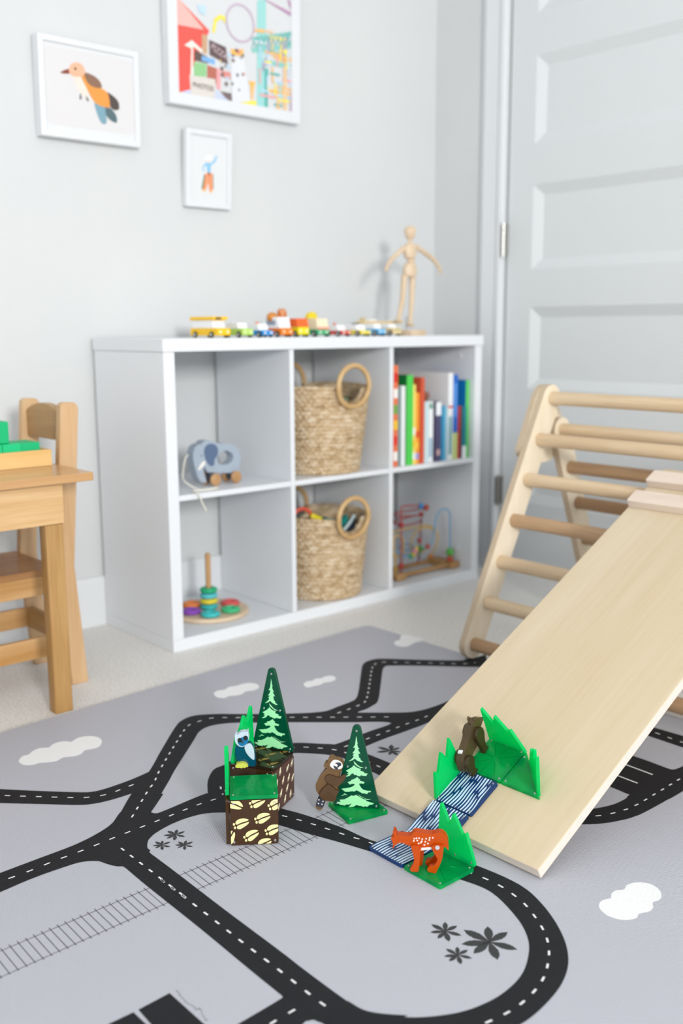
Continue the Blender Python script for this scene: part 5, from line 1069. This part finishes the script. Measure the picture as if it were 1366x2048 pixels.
t = vehicle('toy_truck', 'green and cream toy truck with a yellow taco on its roof', .4953, .5399, .070, .7546, tm('truck_green', '3fb07c'), .7829, tm('cream', 'eadfc0'), cabf=.0, cabx=0.0)
MB().box((.4975, .0490, .7548), (.5375, .0500, .7605)).build('stripe', tm('salmon', 'ec9a86'), t, smooth=False, world=True)
tk_ = MB(); tk_.prism([(.4965+.0165+.0165*math.cos(PI*k/14), .7832+.0170*math.sin(PI*k/14)) for k in range(15)], .088, .100, 0, frame((0, 0, 0), (1, 0, 0), (0, 0, 1), (0, 1, 0)))
tk_.build('roof_taco', tm('taco_yellow', 'e6cf28'), t, bevel=0.002, world=True)
MB().ball((.526, .094, .792), (.005, .005, .006), 10).build('taco_filling', tm('leaf', '6a7a2c'), t, world=True)
t = vehicle('toy_car', 'red toy car with a white cabin and red roof light', .5794, .6178, .070, .7504, tm('red', 'd9413c'), .766)
MB().ball((.599, .10, .7682), (.005, .005, .0034), 12).build('roof_light', tm('redlamp', 'e0603f'), t, world=True)
t = vehicle('toy_taxi', 'yellow toy taxi with a dark sign on its white roof', .6487, .6903, .070, .7514, tm('taxi_yellow', 'ecd93c'), .7673)
MB().box((.661, .088, .7676), (.679, .098, .7712)).build('roof_sign', tm('taxi_sign', '3c4a52'), t, bevel=0.0006, smooth=False, world=True)
vehicle('toy_car', 'light blue toy car with a white cabin beside the plain wooden one', .7137, .748, .066, .7551, tm('sky', '57b4ea'), .7699)
t = vehicle('toy_car', 'natural wooden toy car with a white roof, rightmost of the row', .7703, .8073, .066, .7576, tm('natural', 'e8cf9c'), .7686)
MB().box((.776, .0488, .7505), (.802, .0498, .7535)).build('stripe', tm('olive_stripe', '9aa05a'), t, smooth=False, world=True)
# toy aeroplane behind the cars
w_air = wood('plane_wood', 'e6cd9a', 'd8bb84', 'x', 26, 0.5)
t = thing('toy_aeroplane', 'wooden toy aeroplane with wide wings behind the toy cars', 'toy aeroplane', (.845, .17, ZT))
MB().prism(stad((.836, .13), (.836, .245), .013), ZT+.008, ZT+.034).build('fuselage', m_tw, t, bevel=0.004, world=True)
MB().box((.757, .155, ZT+.0345), (.915, .190, ZT+.0415)).build('wing', w_air, t, bevel=0.002, smooth=False, world=True)
MB().prism([(.822, .7440), (.850, .7440), (.842, .7695), (.828, .7695)], .118, .128, 0, frame((0, 0, 0), (1, 0, 0), (0, 0, 1), (0, 1, 0))).build('nose', w_air, t, bevel=0.001, world=True)
for xx in (.785, .880): MB().box((xx, .160, ZT+.0417), (xx+.030, .182, ZT+.0465)).build('wing_pod', m_tw, t, bevel=0.0012, smooth=False, world=True)
MB().box((.834, .232, ZT+.034), (.838, .256, ZT+.052)).build('tail_fin', w_air, t, bevel=0.0008, smooth=False, world=True)
for xx in (.819, .853): MB().cyl((xx-.002, .17, ZT+.0083), (xx+.002, .17, ZT+.0083), .008, n=16).build('wheel', m_tyre, t, world=True)

# ------------------------------------------------------------------ jointed wooden mannequin
w_mn = wood('mannequin_wood', 'e0cbb0', 'd2b796', 'z', 24, 0.45)
Q = {k: d4(v) for k, v in MANN.items()}
my = 0.12
t = thing('wooden_mannequin', 'jointed pale wooden artist mannequin with arms spread on the shelf', 'mannequin', (Q['base'][0][0]+0.03, my, ZT))
P3 = lambda p, y=my: (p[0], y, p[1])
def limb(name, pts, rr, yo=0.0):
    b = MB(); b.tube([P3(p, my+yo) for p in pts], 0, 16, radii=rr); b.ball(P3(pts[0], my+yo), rr[0], 14); b.ball(P3(pts[-1], my+yo), rr[-1], 14)
    return b.build(name, w_mn, t, world=True)
hx = (Q['head'][0][0]+Q['head'][1][0])/2; hz = (Q['head'][0][1]+Q['head'][1][1])/2; hw = (Q['headw'][1][0]-Q['headw'][0][0])/2; hh = (Q['head'][0][1]-Q['head'][1][1])/2
hb = MB(); hb.lathe([(0, -hh), (hw*.5, -hh*.92), (hw*.78, -hh*.55), (hw*.95, 0), (hw, hh*.3), (hw*.86, hh*.68), (hw*.5, hh*.93), (0, hh)], 20, 0, Matrix.Translation((hx, my, hz)))
hb.build('head', w_mn, t, world=True)
limb('neck', [(hx, Q['head'][1][1]+.002), (Q['neck'][1][0], Q['neck'][1][1]-.004)], [.0055, .0065])
def torso(name, za, zb, xs, ws, dep):
    b = MB(); n = len(xs); vs = []
    prof = [(z0, x, w) for z0, x, w in zip([za+(zb-za)*k/(n-1) for k in range(n)], xs, ws)]
    k = 20
    for z, x, w in prof: vs += [(x+w*math.cos(2*PI*i/k), my+min(w, dep)*math.sin(2*PI*i/k), z) for i in range(k)]
    fs = [(a*k+i, (a+1)*k+i, (a+1)*k+(i+1) % k, a*k+(i+1) % k) for a in range(n-1) for i in range(k)]+[tuple(range(k)), tuple((n-1)*k+i for i in reversed(range(k)))]
    return b.add(vs, fs).build(name, w_mn, t, bevel=0.002, world=True)
cw_ = (Q['chw'][1][0]-Q['chw'][0][0])/2; cx_ = (Q['chw'][1][0]+Q['chw'][0][0])/2; pw_ = (Q['pw'][1][0]-Q['pw'][0][0])/2; px_ = (Q['pw'][1][0]+Q['pw'][0][0])/2
torso('chest', Q['chest'][0][1], Q['chest'][1][1], [cx_]*5, [cw_*.5, cw_*.92, cw_, cw_*.85, cw_*.62], .016)
MB().ball((Q['waist'][0][0], my, Q['waist'][0][1]), (.0125, .011, .011), 16).build('waist', w_mn, t, world=True)
torso('pelvis', Q['pelvis'][0][1], Q['pelvis'][1][1], [px_]*5, [pw_*.62, pw_*.92, pw_, pw_*.98, pw_*.7], .016)
for k in ('larm', 'rarm'):
    a = Q[k]
    limb('upper_arm', [a[0], a[1]], [.0072, .0062]); limb('forearm', [a[1], a[2]], [.0064, .0048])
    d = Vector(a[3])-Vector(a[2])
    hbm = MB(); hbm.ball((0, 0, 0), (.0058, .0038, d.length*.55), 14, 0, Matrix.Translation(P3(tuple((Vector(a[2])+Vector(a[3]))/2))) @ Matrix.Rotation(math.atan2(d.x, d.y), 4, 'Y'))
    hbm.build('hand', w_mn, t, world=True)
for k, yo in (('lleg', 0.006), ('rleg', 0.0)):
    a = Q[k]; limb('thigh', [a[0], a[1]], [.0092, .0075], yo); limb('shin', [a[1], a[2]], [.0078, .0055], yo)
fo = Q['foot']; fz_ = (fo[0][1]+fo[1][1])/2
MB().ball(((fo[0][0]+fo[1][0])/2, my-.004, fz_+.001), (.009, .015, .0045), 14).build('foot', w_mn, t, world=True)
lf = Q['lleg'][2]; MB().ball((lf[0]-.002, my+.002, lf[1]-.003), (.007, .014, .0045), 14).build('foot', w_mn, t, world=True)
bx0, bx1 = Q['base'][0][0], Q['base'][1][0]
MB().prism(rrect(bx0-.004, my-.034, bx1, my+.034, .003, 2), ZT+.0003, Q['base'][0][1]).build('base', w_mn, t, bevel=0.0015, world=True)
MB().cyl(((fo[0][0]+fo[1][0])/2, my+.012, Q['base'][0][1]-.001), ((fo[0][0]+fo[1][0])/2, my+.012, Q['rleg'][2][1]+0.02), .002, n=8).build('support_rod', m_nickel, t, world=True)
bpy.context.view_layer.update()
